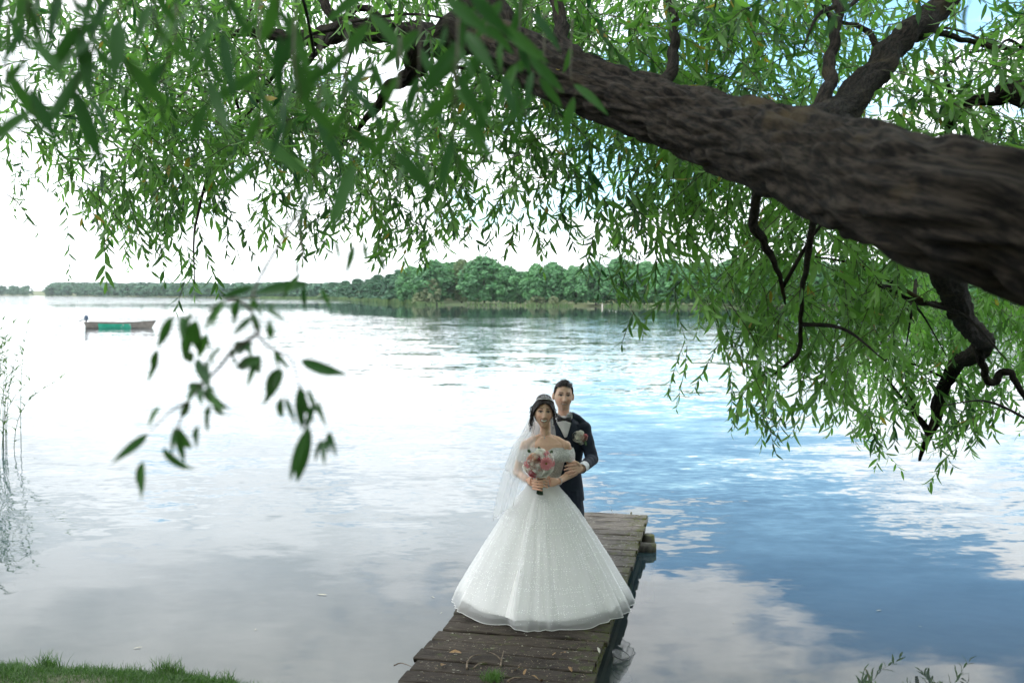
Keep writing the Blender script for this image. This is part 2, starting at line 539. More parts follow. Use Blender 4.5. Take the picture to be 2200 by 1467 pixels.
# ---------------------------------------------------------------- far trees: crowns of leaf clumps on lobes
def crown_arrays(seed, n_lobes, n_cards, card, shape='round', w=1.0, h=1.0):
    """crown of height 1 (z 0..1) and half width w; returns verts, quads, tint"""
    r = np.random.default_rng(seed)
    P_, Nn, T = [], [], []
    for k in range(n_lobes):
        t = (k + r.random()) / n_lobes
        z = 0.06 + 0.88 * t
        if shape == 'cone': prof = (1 - t) ** 0.75 * 0.95 + 0.06
        elif shape == 'bush': prof = math.sqrt(max(0.0, 1 - t * t)) * 0.9 + 0.1
        else: prof = (math.sin(PI * min(1, (t * 0.93 + 0.07)) ** 0.80)) ** 0.62 * (0.96 if t > .25 else 0.88)
        a = k * 2.399 + r.random() * 0.9
        rad = w * prof * (0.55 + 0.35 * r.random())
        c = np.array([math.cos(a) * rad, math.sin(a) * rad, z])
        lr = (0.12 + 0.09 * r.random()) * (0.6 if shape == 'cone' else 1.0)
        q = r.normal(size=(n_cards // n_lobes, 3)); q /= np.linalg.norm(q, axis=1)[:, None]
        q[:, 2] = np.where(q[:, 2] < -0.35, -q[:, 2], q[:, 2])
        p = c + q * lr * np.array([1.15 * max(w, .4) * 1.6, 1.15 * max(w, .4) * 1.6, 0.8]) * (0.72 + 0.4 * r.random((len(q), 1)))
        P_.append(p); Nn.append(q); T.append(np.full(len(q), r.random() * 0.5) + r.random(len(q)) * 0.5)
    P_ = np.concatenate(P_); Nn = np.concatenate(Nn); T = np.concatenate(T)
    Nn = Nn + r.normal(size=Nn.shape) * 0.45; Nn /= np.linalg.norm(Nn, axis=1)[:, None]
    up = np.tile([0, 0, 1.0], (len(Nn), 1)) + r.normal(size=Nn.shape) * 0.3
    a = np.cross(up, Nn); a /= np.linalg.norm(a, axis=1)[:, None] + 1e-9
    b = np.cross(Nn, a)
    s = card * (0.6 + 0.8 * r.random((len(P_), 1)))
    V = np.stack([P_ - a * s, P_ - b * s * 0.75, P_ + a * s, P_ + b * s * 0.75], 1).reshape(-1, 3)
    Q = np.arange(len(V)).reshape(-1, 4)
    return V, Q, np.repeat(T, 4)

M_WOOD = leafy('wood_foliage', (0.020, 0.090, 0.042), (0.130, 0.320, 0.125), trans=0.2, rough=0.6, objvar=0.22)
M_PINE = leafy('conifer_foliage', (0.018, 0.080, 0.048), (0.085, 0.21, 0.11), trans=0.12, rough=0.6, objvar=0.18)
M_PALE = leafy('pale_willow_foliage', (0.11, 0.16, 0.08), (0.27, 0.31, 0.17), trans=0.2, rough=0.6, objvar=0.25)
M_RUST = leafy('olive_foliage', (0.050, 0.10, 0.04), (0.15, 0.21, 0.085), trans=0.2, rough=0.6, objvar=0.2)
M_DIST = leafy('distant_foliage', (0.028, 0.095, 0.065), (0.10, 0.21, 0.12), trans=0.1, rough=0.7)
M_TRUNKFAR = noisy('far_bark', (0.03, 0.026, 0.02), (0.09, 0.08, 0.065), scale=2.0, rough=0.9)

def proto_mesh(name, seed, n_lobes, n_cards, card, shape, w, mat):
    V, Q, T = crown_arrays(seed, n_lobes, n_cards, card, shape, w)
    me = bpy.data.meshes.new(name)
    me.vertices.add(len(V)); me.vertices.foreach_set('co', V.astype(np.float32).ravel())
    me.loops.add(Q.size); me.loops.foreach_set('vertex_index', Q.astype(np.int32).ravel())
    me.polygons.add(len(Q)); me.polygons.foreach_set('loop_start', (np.arange(len(Q)) * 4).astype(np.int32))
    me.update(calc_edges=True)
    a = me.attributes.new('tint', 'FLOAT', 'POINT'); a.data.foreach_set('value', T.astype(np.float32))
    me.materials.append(mat)
    return me
ROUND = [proto_mesh('crown_round', 20 + k, 46, 5200, 0.030, 'round', 0.40, M_WOOD) for k in range(5)]
RUST = [proto_mesh('crown_olive', 40 + k, 40, 4200, 0.030, 'round', 0.42, M_RUST) for k in range(1)]
CONE = [proto_mesh('crown_conifer', 30 + k, 44, 3400, 0.026, 'cone', 0.24, M_PINE) for k in range(3)]
BUSH = [proto_mesh('crown_bush', 50 + k, 24, 1500, 0.055, 'bush', 0.75, M_PALE) for k in range(3)]
def trunk_mesh():
    v, f = tube([(0, 0, -0.05), (0.01, 0, 0.2), (-0.005, 0.01, 0.5), (0.0, 0, 0.85)], [0.026, 0.02, 0.014, 0.004], 7)
    me = bpy.data.meshes.new('trunk'); me.from_pydata([list(p) for p in v], [], f); me.materials.append(M_TRUNKFAR)
    return me
TRUNKFAR = trunk_mesh()
ORD = ['first', 'second', 'third', 'fourth', 'fifth', 'sixth', 'seventh', 'eighth', 'ninth', 'tenth', 'eleventh', 'twelfth',
       'thirteenth', 'fourteenth', 'fifteenth', 'sixteenth', 'seventeenth', 'eighteenth', 'nineteenth', 'twentieth']

def far_tree(name, meshes, px, top, wpx, f, label, cat, group, k, trunk=True, base_lift=0.0):
    d = float(shore_d(px)) * f
    gz = float(land_z(px, f))
    t = P(px, top, d)
    H = t.z - gz
    o = empty(name, (t.x, d, gz), label, cat, group)
    o.rotation_euler.z = k * 2.1
    c = link('crown', meshes[k % len(meshes)], o)
    half = wpx / FPX * d / 2
    wp = 0.24 if meshes is CONE else (0.75 if meshes is BUSH else 0.40)
    s = half / (wp * 1.12)
    c.scale = (s, s, H * 0.99)
    c.location.z = base_lift * H
    if trunk:
        tk = link('trunk', TRUNKFAR, o); tk.scale = (H, H, H)
    return o

front = [  # column, top row, width, kind   (row of broad trees at the water's edge)
    (884, 578, 62, 'r'), (935, 563, 92, 'r'), (992, 561, 62, 'o'), (1040, 556, 96, 'r'), (1092, 574, 64, 'r'), (1118, 588, 46, 'r'),
    (1152, 571, 60, 'r'), (1188, 566, 66, 'r'), (1238, 577, 58, 'r'), (1280, 566, 72, 'r'), (1330, 562, 82, 'r'), (1385, 566, 78, 'r'),
    (1440, 561, 86, 'r'), (1500, 568, 90, 'r'), (1570, 560, 100, 'r'), (1650, 566, 104, 'r'), (1740, 560, 116, 'r'), (1850, 566, 130, 'r'),
    (1970, 560, 150, 'r'), (2100, 552, 170, 'r')]
for k, (px, top, w, kd) in enumerate(front):
    nm = 'olive_tree_crown' if kd == 'o' else 'broadleaf_tree'
    if kd == 'o':
        far_tree('broadleaf_tree', RUST, px, top, w, 1.05, 'olive brown tinged tree rising among the green trees of the far wood', 'tree', 'trees along the far shore', k)
    else:
        far_tree('broadleaf_tree', ROUND, px, top + (k * 7 % 5) - 2, w * 1.3, 1.012 + 0.010 * (k % 3),
                 'dense green tree on the far shore, %s from left in the row' % ORD[k - (1 if k > 2 else 0)], 'tree',
                 'trees along the far shore', k)
con = [(716, 606, 34), (742, 603, 32), (768, 598, 34), (792, 600, 32), (812, 590, 38), (838, 588, 34), (858, 580, 40)]
for k, (px, top, w) in enumerate(con):
    far_tree('conifer_tree', CONE, px, top, w * 1.8, 1.03, 'pointed dark conifer left of the far wood, %s from the left' % ORD[k], 'tree',
             'conifers on the point', k)
bush = [(905, 628, 46, 'pale grey green willow bush at the left foot of the far wood'), (927, 598, 44, 'tall pale willow bush climbing the left end of the far wood'),
        (1154, 636, 42, 'largest round pale bush at the waterline below the far wood'), (1189, 637, 26, 'small round pale bush right of the largest waterline bush'),
        (1212, 645, 20, 'smallest pale bush low on the far waterline'), (1362, 648, 30, 'low pale bush at the waterline near the right end of the wood'),
        (700, 628, 40, 'yellow green bush at the tip of the far point')]
for k, (px, top, w, lab) in enumerate(bush):
    far_tree('willow_bush', BUSH, px, top, w * 1.15, 1.004, lab, 'bush', 'pale bushes on the far waterline', k, trunk=False)

def masses():
    """the wood behind its front row, and the woods across the lake: one mass each"""
    r = np.random.default_rng(5)
    def mass(name, label, spots, mat, cards, card):
        Vs, Qs, Ts, n = [], [], [], 0
        lib = [crown_arrays(100 + j, 14, cards, card, 'round', 0.48) for j in range(6)]
        for j, (x, y, z, H, w) in enumerate(spots):
            V, Q, T = lib[j % 6]
            a = r.random() * 6.28
            c, s = math.cos(a), math.sin(a)
            V2 = np.stack([(V[:, 0] * c - V[:, 1] * s) * w / 0.5, (V[:, 0] * s + V[:, 1] * c) * w / 0.5, V[:, 2] * H], 1) + [x, y, z]
            Vs.append(V2); Qs.append(Q + n); Ts.append(np.clip(T + r.random() * 0.4 - 0.2, 0, 1)); n += len(V2)
        tag(np_mesh(name, np.concatenate(Vs), quads=np.concatenate(Qs), mat=mat, attr=np.concatenate(Ts)), label, 'trees', kind='stuff')
    sp = []
    for k in range(120):
        px = r.uniform(880, 2300); f = r.uniform(1.08, 1.35); d = float(shore_d(px)) * f
        top = np.interp(px, [880, 950, 1050, 1110, 1200, 1245, 1350, 2300], [580, 566, 560, 580, 572, 576, 566, 558]) + r.uniform(0, 14)
        t = P(px, top, d); z = float(land_z(px, f))
        sp.append((t.x, d, z, max(3.0, t.z - z), 3.2 + r.random() * 1.6))
    mass('wood_interior', 'deep green interior of the far wood behind its first row of trees', sp, M_WOOD, 700, 0.06)
    sp = []
    for k in range(900):
        px = r.uniform(-400, 735)
        # clumps along the waterline, fields left open between them
        open_field = (66 < px < 92) or (150 < px < 168) or (400 < px < 440 and r.random() < .6)
        if k < 340:
            if open_field: continue
            f = r.uniform(1.012, 1.07); H = r.uniform(9, 14)
        else:
            if px < 120: continue
            f = r.uniform(1.22, 1.62); H = r.uniform(8, 11)
            if 1.25 < f < 1.36 and (px * .013 % 1) < .35: continue
        d = float(shore_d(px)) * f
        H = (2.76 + 16 / FPX * d) * r.uniform(.7, 1.08) if k < 340 else max(2.5, (2.76 + 23.5 / FPX * d - float(land_z(px, f))) * r.uniform(.85, 1.03))
        sp.append(((px - 1100) / FPX * d, d, float(land_z(px, f)) - 0.5, H, H * r.uniform(0.55, 0.9)))
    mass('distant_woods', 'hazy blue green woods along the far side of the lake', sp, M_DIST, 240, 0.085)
masses()

def far_reeds():
    r = np.random.default_rng(8)
    Vs, T = [], []
    for k in range(9000):
        px = r.choice([r.uniform(560, 910), r.uniform(690, 900), r.uniform(880, 1480), r.uniform(1900, 2500)], p=[.25, .55, .04, .16])
        if 960 < px < 1000 or 1230 < px < 1300: continue
        d = float(shore_d(px)) * r.uniform(0.965, 1.008)
        x = (px - 1100) / FPX * d
        h = r.uniform(1.1, 2.1); w = 0.06 + 0.0006 * d
        h *= 0.6
        if 880 < px < 1480: h *= 0.7
        lean = r.normal() * 0.25
        Vs.append([(x - w, d, -0.05), (x + w, d + r.normal() * .05, -0.05), (x + lean + w * .2, d + .1, h), (x + lean - w * .2, d, h)])
        T.append(r.random())
    V = np.array(Vs).reshape(-1, 3)
    m_ = leafy('reed_blades', (0.07, 0.14, 0.05), (0.17, 0.25, 0.10), trans=0.3)
    tag(np_mesh('far_reed_belt', V, quads=np.arange(len(V)).reshape(-1, 4), mat=m_, attr=np.repeat(T, 4)),
        'belt of pale green reeds along the far shoreline', 'reeds', kind='stuff')
far_reeds()

def make_haze():
    b = MB().box((0, 900, 21.0), (5200, 2600, 48))
    o = b.build('haze', [], smooth=False)
    m = bpy.data.materials.new('haze_air'); m.use_nodes = True
    N = m.node_tree.nodes; N.clear()
    out = N.new('ShaderNodeOutputMaterial'); pv = N.new('ShaderNodeVolumePrincipled')
    pv.inputs['Color'].default_value = (0.86, 0.93, 0.97, 1)
    pv.inputs['Density'].default_value = 0.00011
    pv.inputs['Anisotropy'].default_value = 0.2
    m.node_tree.links.new(pv.outputs[0], out.inputs['Volume'])
    o.data.materials.append(m)
    tag(o, 'pale summer haze over the lake', kind='stuff')

def added_shade_trees():
    """unseen trees added behind the camera to block sky light"""
    r = np.random.default_rng(55)
    Vs, Qs, Ts, n = [], [], [], 0
    lib = [crown_arrays(300 + j, 30, 2600, .05, 'round', 0.45) for j in range(4)]
    for k in range(14):
        a = R(-95 + 190 * k / 13) + r.normal() * .05
        d = r.uniform(13, 19)
        x, y = math.sin(a) * d, -math.cos(a) * d * .8 - 1.5
        H = r.uniform(6, 9)
        V, Q, T = lib[k % 4]
        Vs.append(V * [H * .8, H * .8, H] + [x, y, .8]); Qs.append(Q + n); Ts.append(T); n += len(V)
    o = np_mesh('added_shade_trees', np.concatenate(Vs), quads=np.concatenate(Qs), mat=M_WOOD, attr=np.concatenate(Ts))
    tag(o, 'unseen trees added behind the camera for shade', 'trees', kind='stuff')
added_shade_trees()  # out of view, added to darken the couple and the dock
# ================================================================== DOCK
DOCK_Z = 0.20
DDIR = Vector((0.208, 0.978, 0)).normalized()         # along the dock, away from the bank
DPER = Vector((DDIR.y, -DDIR.x, 0))                    # across it, to the right
D0 = Vector((-0.10, 6.55, 0))                          # centre line at the photo's lower edge
DW = 1.26
def dk(s, t, z=DOCK_Z): return D0 + DDIR * s + DPER * t + Vector((0, 0, z))

def wood_mat(name, c1, c2, moss, objrand, lichen=None):
    m, N, L, b = new_mat(name)
    tc = N.new('ShaderNodeTexCoord'); oi = N.new('ShaderNodeObjectInfo')
    ad = N.new('ShaderNodeVectorMath'); ad.operation = 'MULTIPLY_ADD'
    L.new(oi.outputs['Random'], ad.inputs[0]); ad.inputs[1].default_value = (37, 53, 71); L.new(tc.outputs['Object'], ad.inputs[2])
    def noise(scale, stretch, detail=8, rough=0.65):
        mp = N.new('ShaderNodeMapping'); mp.inputs['Scale'].default_value = stretch; L.new(ad.outputs[0], mp.inputs[0])
        n = N.new('ShaderNodeTexNoise'); n.inputs['Scale'].default_value = scale; n.inputs['Detail'].default_value = detail
        n.inputs['Roughness'].default_value = rough; L.new(mp.outputs[0], n.inputs['Vector']); return n.outputs[0]
    def ramp(v, a, b_):
        r = N.new('ShaderNodeMapRange'); r.inputs[1].default_value = a; r.inputs[2].default_value = b_; L.new(v, r.inputs[0]); return r.outputs[0]
    def mix(f, a, b_):
        x = N.new('ShaderNodeMix'); x.data_type = 'RGBA'; L.new(f, x.inputs[0])
        for i, v in ((6, a), (7, b_)):
            if isinstance(v, tuple): x.inputs[i].default_value = rgba(v)
            else: L.new(v, x.inputs[i])
        return x.outputs[2]
    grain = noise(9, (1.0, 14, 6))
    col = mix(ramp(grain, 0.35, 0.65), c1, c2)
    col = mix(ramp(noise(3.2, (1, 1.6, 1)), 0.48, 0.70), col, tuple(k * 0.45 for k in c1))       # damp, dirty patches
    # moss gathers at the right-hand ends of the boards
    sep = N.new('ShaderNodeSeparateXYZ'); L.new(tc.outputs['Object'], sep.inputs[0])
    endm = ramp(sep.outputs[0], 0.30, 0.66)
    mm = N.new('ShaderNodeMath'); mm.operation = 'MULTIPLY_ADD'; L.new(endm, mm.inputs[0]); mm.inputs[1].default_value = 0.13
    L.new(noise(13, (1, 1, 1)), mm.inputs[2])
    col = mix(ramp(mm.outputs[0], 0.57, 0.70), col, moss)
    if lichen: col = mix(ramp(noise(22, (1, 1.5, 1), 4), 0.64, 0.70), col, lichen)
    hs = N.new('ShaderNodeHueSaturation'); vr = N.new('ShaderNodeMapRange'); L.new(oi.outputs['Random'], vr.inputs[0])
    vr.inputs[3].default_value = 1 - objrand; vr.inputs[4].default_value = 1 + objrand
    L.new(vr.outputs[0], hs.inputs['Value']); L.new(col, hs.inputs['Color']); L.new(hs.outputs[0], b.inputs['Base Color'])
    b.inputs['Roughness'].default_value = 0.86; b.inputs['Specular IOR Level'].default_value = 0.22
    bp = N.new('ShaderNodeBump'); bp.inputs['Strength'].default_value = 0.9; bp.inputs['Distance'].default_value = 0.006
    L.new(noise(12, (1.2, 16, 6), 9, 0.7), bp.inputs['Height']); L.new(bp.outputs[0], b.inputs['Normal'])
    return m
M_PLANK = wood_mat('weathered_plank', (0.050, 0.044, 0.038), (0.150, 0.135, 0.118), (0.055, 0.060, 0.018), 0.22, (0.40, 0.40, 0.35))
M_PLANKD = wood_mat('damp_soiled_shaded_plank', (0.016, 0.012, 0.009), (0.062, 0.050, 0.039), (0.040, 0.048, 0.014), 0.25, (0.30, 0.29, 0.24))
M_BEAM = wood_mat('dark_wet_beam', (0.03, 0.026, 0.02), (0.075, 0.062, 0.045), (0.06, 0.075, 0.02), 0.1)
M_PILE = noisy('pile_wood', (0.03, 0.03, 0.026), (0.11, 0.105, 0.085), scale=6, rough=0.8, bump=0.6, bdist=0.01, stretch=(3, 3, 0.6), c3=(0.09, 0.10, 0.03), s3=9)
M_RUSTY = plain('nail', (0.05, 0.035, 0.028), 0.6, 0.7)

dock = empty('wooden_dock', dk(0, 0, 0), 'narrow weathered plank dock running out from the bank under the couple', 'dock')
ROT_D = Matrix(((DPER.x, DDIR.x, 0), (DPER.y, DDIR.y, 0), (0, 0, 1)))
def plank_mesh(seed, pitch):
    r = np.random.default_rng(seed)
    n = 15
    L_ = DW / 2; w = pitch / 2 - 0.006; th = 0.042
    V = []
    for i in range(n):
        x = -L_ + 2 * L_ * i / (n - 1)
        e = 0.004 * r.normal(size=4)
        z = 0.0025 * math.sin(i * 0.9 + seed) + 0.0015 * r.normal()
        end = 0.006 if i in (0, n - 1) else 0
        V += [(x, -w + e[0] + end, -th), (x, -w + e[1], z - 0.006), (x, -w + 0.009 + e[1], z), (x, 0, z + 0.002 * r.normal()),
              (x, w - 0.009 + e[2], z), (x, w + e[2], z - 0.006), (x, w + e[3] - end, -th)]
    k = 7; F = []
    for i in range(n - 1):
        for j in range(k):
            j2 = (j + 1) % k
            F.append((i * k + j, (i + 1) * k + j, (i + 1) * k + j2, i * k + j2))
    F.append(tuple(range(k))); F.append(tuple((n - 1) * k + j for j in reversed(range(k))))
    me = bpy.data.meshes.new('plank'); me.from_pydata(V, [], F); me.materials.append(M_PLANK)
    return me
PITCHD = 0.205
PLANKS = [plank_mesh(k, PITCHD) for k in range(8)]
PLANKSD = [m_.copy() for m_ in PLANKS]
for m_ in PLANKSD: m_.materials.clear(); m_.materials.append(M_PLANKD)        # boards near the bank: soil, damp, and deeper shade put into the colour
S_END = 5.12
ns = int((S_END + 1.55) / PITCHD)
rp = random.Random(3)
PLANK_S = []
for i in range(ns):
    s = S_END - PITCHD * (i + 0.5)
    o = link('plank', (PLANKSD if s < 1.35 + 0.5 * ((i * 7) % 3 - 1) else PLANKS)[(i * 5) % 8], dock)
    q = DDIR * s + DPER * rp.uniform(-0.022, 0.022)
    o.matrix_basis = Matrix.Translation(q + Vector((0, 0, DOCK_Z + rp.uniform(-0.004, 0.003)))) @ (
        ROT_D @ Matrix.Rotation(rp.uniform(-0.008, 0.008), 3, 'Z') @ Matrix.Rotation(rp.uniform(-0.006, 0.006), 3, 'Y') @
        Matrix.Rotation(PI if i % 3 == 9 else 0, 3, 'Z')).to_4x4()
    PLANK_S.append(s)
# nails: two by two into the beams
nail_me = bpy.data.meshes.new('nail')
_v, _f = tube([(0, 0, -0.004), (0, 0, 0.0015)], 0.0045, 6); nail_me.from_pydata([list(p) for p in _v], [], _f); nail_me.materials.append(M_RUSTY)
for s in PLANK_S:
    for t in (-0.50, 0.50):
        for e in (-0.045, 0.05):
            o = link('nail', nail_me, dock); o.location = DDIR * (s + e) + DPER * (t + rp.uniform(-.01, .01)) + Vector((0, 0, DOCK_Z + 0.002))
for t in (-0.50, 0.50):
    b = MB()
    c = dk((S_END - 1.5) / 2, t, DOCK_Z - 0.105)
    b.box(c, (0.09, S_END + 1.5 - 0.08, 0.115), ROT_D)
    b.build('beam', M_BEAM, dock, smooth=False)
# edge board under the right-hand plank ends
b = MB(); b.box(dk((S_END - 1.5) / 2, 0.585, DOCK_Z - 0.10), (0.035, S_END + 1.45, 0.10), ROT_D); b.build('edge_board', M_BEAM, dock, smooth=False)
for s in (0.3, 2.3, 4.55):
    for t in (-0.44, 0.44):
        b = MB(); q = dk(s, t, 0); b.tube([q + Vector((0, 0, -1.3)), q + Vector((0, 0, DOCK_Z - 0.17))], [0.07, 0.065], 12); b.build('pile', M_PILE, dock)
# mooring pile that stands just off the right side near the end, and the log cross piece beside it
q = W(1393, 1163, -0.02)
q = P(1393, 1150, 10.72); q.z = 0
b = MB(); b.tube([q + Vector((0, 0, -1.2)), q + Vector((0, 0, 0.03)), q + Vector((0.0, 0, 0.135)), q + Vector((0, 0, 0.145))], [0.078, 0.075, 0.066, 0.055], 16)
b.build('mooring_pile', M_PILE, dock)
b = MB(); c = q + Vector((0.0, -0.16, 0.02)); b.tube([c - DPER * 0.95 + Vector((0, 0, .0)), c - DPER * 0.3, c + DPER * 0.06], [0.07, 0.074, 0.07], 14)
b.build('cross_log', M_PILE, dock)

# ---------------------------------------------------------------- things lying on the dock
M_TWIG = noisy('dry_twig', (0.07, 0.05, 0.035), (0.20, 0.155, 0.11), scale=30, rough=0.9)
M_DRYLEAF = noisy('dry_leaf', (0.13, 0.075, 0.035), (0.30, 0.20, 0.10), scale=20, rough=0.8, objrand=0.3)
M_GRASS = leafy('grass_blades', (0.022, 0.062, 0.014), (0.085, 0.175, 0.038), trans=0.3, rough=0.5)
def on_dock(px, py, lift=0.0):
    q = W(px, py, DOCK_Z + 0.002); q.z += lift; return q
def twig(px_list, rad, label, branches=()):
    pts = [on_dock(x, y, rad * 0.8 + h) for x, y, h in px_list]
    pts = [Vector(p) for p in spline(pts, 14)]
    b = MB(); b.tube(pts, [rad * (1 - 0.6 * i / 13) for i in range(14)], 6)
    root = empty('fallen_twig', pts[0], label, 'twig', 'twigs lying on the dock')
    b.build('stem', M_TWIG, root)
    for br in branches:
        q = [on_dock(x, y, rad * 0.8 + h) for x, y, h in br]
        b = MB(); b.tube([Vector(p) for p in spline(q, 8)], [rad * 0.75 * (1 - 0.6 * i / 7) for i in range(8)], 5); b.build('side_twig', M_TWIG, root)
twig([(1003, 1438, 0), (1004, 1428, .01), (1013, 1418, .02), (1031, 1410, .01)], 0.008, 'curved brown twig on the near planks of the dock')
twig([(1075, 1433, 0), (1078, 1420, .01), (1082, 1405, .02)], 0.007, 'forked brown twig lying right of the curved one on the dock', [[(1077, 1422, .01), (1065, 1412, .015), (1050, 1401, .0)]])
twig([(1090, 1466, 0), (1103, 1462, .012), (1118, 1457, 0)], 0.009, 'short pale stick at the bottom edge beside the grass tuft')
twig([(1017, 1436, 0.0), (1030, 1428, .01), (1047, 1424, .004)], 0.005, 'thin dark twig touching the foot of the curved one')
twig([(846, 1430, 0), (862, 1428, .01), (884, 1432, .0)], 0.005, 'thin twig sticking out over the left edge of the dock')
def dry_leaf_mesh(seed):
    r = np.random.default_rng(seed)
    V, F = [], []
    n = 6
    for i in range(n + 1):
        t = i / n
        w = 0.5 * math.sin(PI * min(1, t * 0.95 + 0.02)) ** 0.8
        c = 0.25 * math.sin(t * 3 + seed)
        V += [(t - .5, -w * .6, c * .5 + .25 * w + 0.05 * r.normal()), (t - .5, 0, c * .4), (t - .5, w * .6, c * .5 + .3 * w + 0.05 * r.normal())]
    for i in range(n):
        for j in (0, 1): F.append((i * 3 + j, i * 3 + j + 1, i * 3 + j + 4, i * 3 + j + 3))
    me = bpy.data.meshes.new('dry_leaf'); me.from_pydata(V, [], F); me.materials.append(M_DRYLEAF); return me
DRY = [dry_leaf_mesh(k) for k in range(4)]
dl = [(978, 1407, .085, 'large curled brown leaf near the left side of the dock'), (952, 1433, .075, 'dark curled leaf close to the left edge of the dock'),
      (1210, 1404, .05, 'pale dry leaf on the bare planks under the hem'), (1190, 1406, .035, 'small yellowish leaf left of the pale one'),
      (1225, 1440, .05, 'light brown leaf in the mossy right corner of the dock'), (1150, 1459, .06, 'reddish brown leaf right of the grass tuft'),
      (1163, 1464, .05, 'curled leaf at the bottom edge right of the grass tuft'), (1110, 1440, .055, 'brown leaf beside the forked twig'),
      (1128, 1446, .045, 'small brown leaf above the short pale stick'), (1286, 1399, .045, 'white speck of leaf at the right edge of the dock'),
      (1314, 1099, .05, 'left of the two white leaves on the far end of the dock'), (1356, 1104, .05, 'right of the two white leaves on the far end of the dock')]
M_WHITELEAF = plain('bleached_leaf', (0.62, 0.60, 0.52), 0.7)
for k, (px, py, s, lab) in enumerate(dl):
    me = DRY[k % 4]
    if k >= 9:
        me = me.copy(); me.materials.clear(); me.materials.append(M_WHITELEAF)
    o = link('dry_leaf', me); o.location = on_dock(px, py, 0.22 * s); o.scale = (s, s * .8, s * .55); o.rotation_euler = (0.1, 0.1 * k, k * 1.3)
    tag(o, lab, 'leaf', 'dry leaves on the dock')

def blades(name, spots, parent=None, label=None, cat=None, kind=None, mat=None, seg=3):
    """spots: arrays x, y, z, height, lean_x, lean_y, width, tint"""
    s = np.asarray(spots, float); n = len(s)
    Vs = []
    ang = RNG.random(n) * PI
    wx, wy = np.cos(ang) * s[:, 6], np.sin(ang) * s[:, 6]
    for k in range(seg + 1):
        t = k / seg
        x = s[:, 0] + s[:, 4] * t * t; y = s[:, 1] + s[:, 5] * t * t
        z = s[:, 2] + s[:, 3] * (t - 0.25 * t * t * np.minimum(1, np.hypot(s[:, 4], s[:, 5]) / np.maximum(s[:, 3], .01)))
        w = (1 - t) ** 0.7 if k < seg else 0.04
        Vs.append(np.stack([x - wx * w, y - wy * w, z], 1)); Vs.append(np.stack([x + wx * w, y + wy * w, z], 1))
    V = np.stack(Vs, 1)
    m = 2 * (seg + 1)
    base = (np.arange(n) * m)[:, None]
    Q = np.concatenate([base + np.array([2 * k, 2 * k + 1, 2 * k + 3, 2 * k + 2]) for k in range(seg)])
    return tag(np_mesh(name, V.reshape(-1, 3), quads=Q, mat=mat or M_GRASS, parent=parent, attr=np.repeat(s[:, 7], m)), label, cat, kind=kind)

r = np.random.default_rng(21)
c0 = on_dock(1058, 1458)
sp = [(c0.x + r.normal() * .035, c0.y + r.normal() * .035, c0.z - .003, r.uniform(.04, .085), r.normal() * .035, r.normal() * .035, .0025, r.uniform(.4, 1)) for _ in range(160)]
blades('grass_tuft', sp, None, 'small bright green grass tuft growing on the near planks of the dock', 'grass tuft')
# moss fringe along the right edge of the planks
sp = []
for k in range(2600):
    s_ = r.uniform(-0.6, 5.1); t = 0.60 + abs(r.normal()) * -0.05 + 0.035
    q = dk(s_, t, DOCK_Z - r.random() * 0.05)
    sp.append((q.x, q.y, q.z - .004, r.uniform(.008, .024), r.normal() * .012, r.normal() * .012, .003, r.random() * .7))
M_MOSS = leafy('moss', (0.045, 0.055, 0.012), (0.16, 0.15, 0.04), trans=0.2, rough=0.8)
blades('moss_fringe', sp, dock, None, None, 'stuff', M_MOSS, seg=2)
# crumbs of bark and soil on the near boards
sp = []
for k in range(700):
    px, py = r.uniform(900, 1290), r.uniform(1372, 1466)
    q = on_dock(px, py)
    if abs((q - dk(0, 0)).dot(DPER)) > 0.58: continue
    L_ = r.uniform(.004, .018); a = r.random() * 6.3
    sp.append((q.x, q.y, q.z + .001, .003, math.cos(a) * L_, math.sin(a) * L_, .003, r.random()))
M_CRUMB = leafy('bark_crumbs', (0.05, 0.035, 0.022), (0.34, 0.27, 0.18), trans=0.0, rough=0.9)
blades('litter', sp, dock, None, None, 'stuff', M_CRUMB, seg=2)

# ---------------------------------------------------------------- keep net hanging at the right side of the dock
M_NETWIRE = plain('net_ring', (0.06, 0.06, 0.065), 0.5, 0.4)
def netting(name):
    m, N, L, b = new_mat(name)
    b.inputs['Base Color'].default_value = (0.30, 0.30, 0.31, 1); b.inputs['Roughness'].default_value = 0.7
    b.inputs['Alpha'].default_value = 0.42
    return m
M_NET = netting('net_mesh')
net = empty('keep_net', P(1335, 1460, 6.95), 'grey mesh keep net with hoops hanging in the water beside the dock', 'net', )
rings = []
for k, (px, py, d, rad, tilt) in enumerate([(1334, 1406, 7.42, .072, .5), (1332, 1437, 7.30, .070, .55), (1338, 1452, 7.14, .075, .5), (1330, 1485, 7.0, .07, .5)]):
    c = P(px, py, d)
    axx = Vector((math.cos(0.35), 0.0, -math.sin(0.35))); axy = Vector((0.15, math.cos(tilt), math.sin(tilt) * .3)).normalized()
    pts = [c + axx * rad * math.cos(a) + axy * rad * .9 * math.sin(a) for a in np.linspace(0, 2 * PI, 25)]
    rings.append(pts)
    b = MB(); b.tube(pts, 0.0032, 6, cap=False); b.build('hoop', M_NETWIRE, net)
for a, b_ in ((0, 1), (2, 3)):
    bb = MB(); V = []
    for j in range(7):
        t = j / 6; k = 1 - 0.22 * math.sin(PI * t)
        ca = sum(rings[a][:-1], Vector()) / 24; cb = sum(rings[b_][:-1], Vector()) / 24
        for i in range(24):
            p = rings[a][i].lerp(rings[b_][i], t); c = ca.lerp(cb, t)
            V.append(c + (p - c) * k)
    F = [(j * 24 + i, j * 24 + (i + 1) % 24, (j + 1) * 24 + (i + 1) % 24, (j + 1) * 24 + i) for j in range(6) for i in range(24)]
    bb.add(V, F); bb.build('netting', M_NET, net)

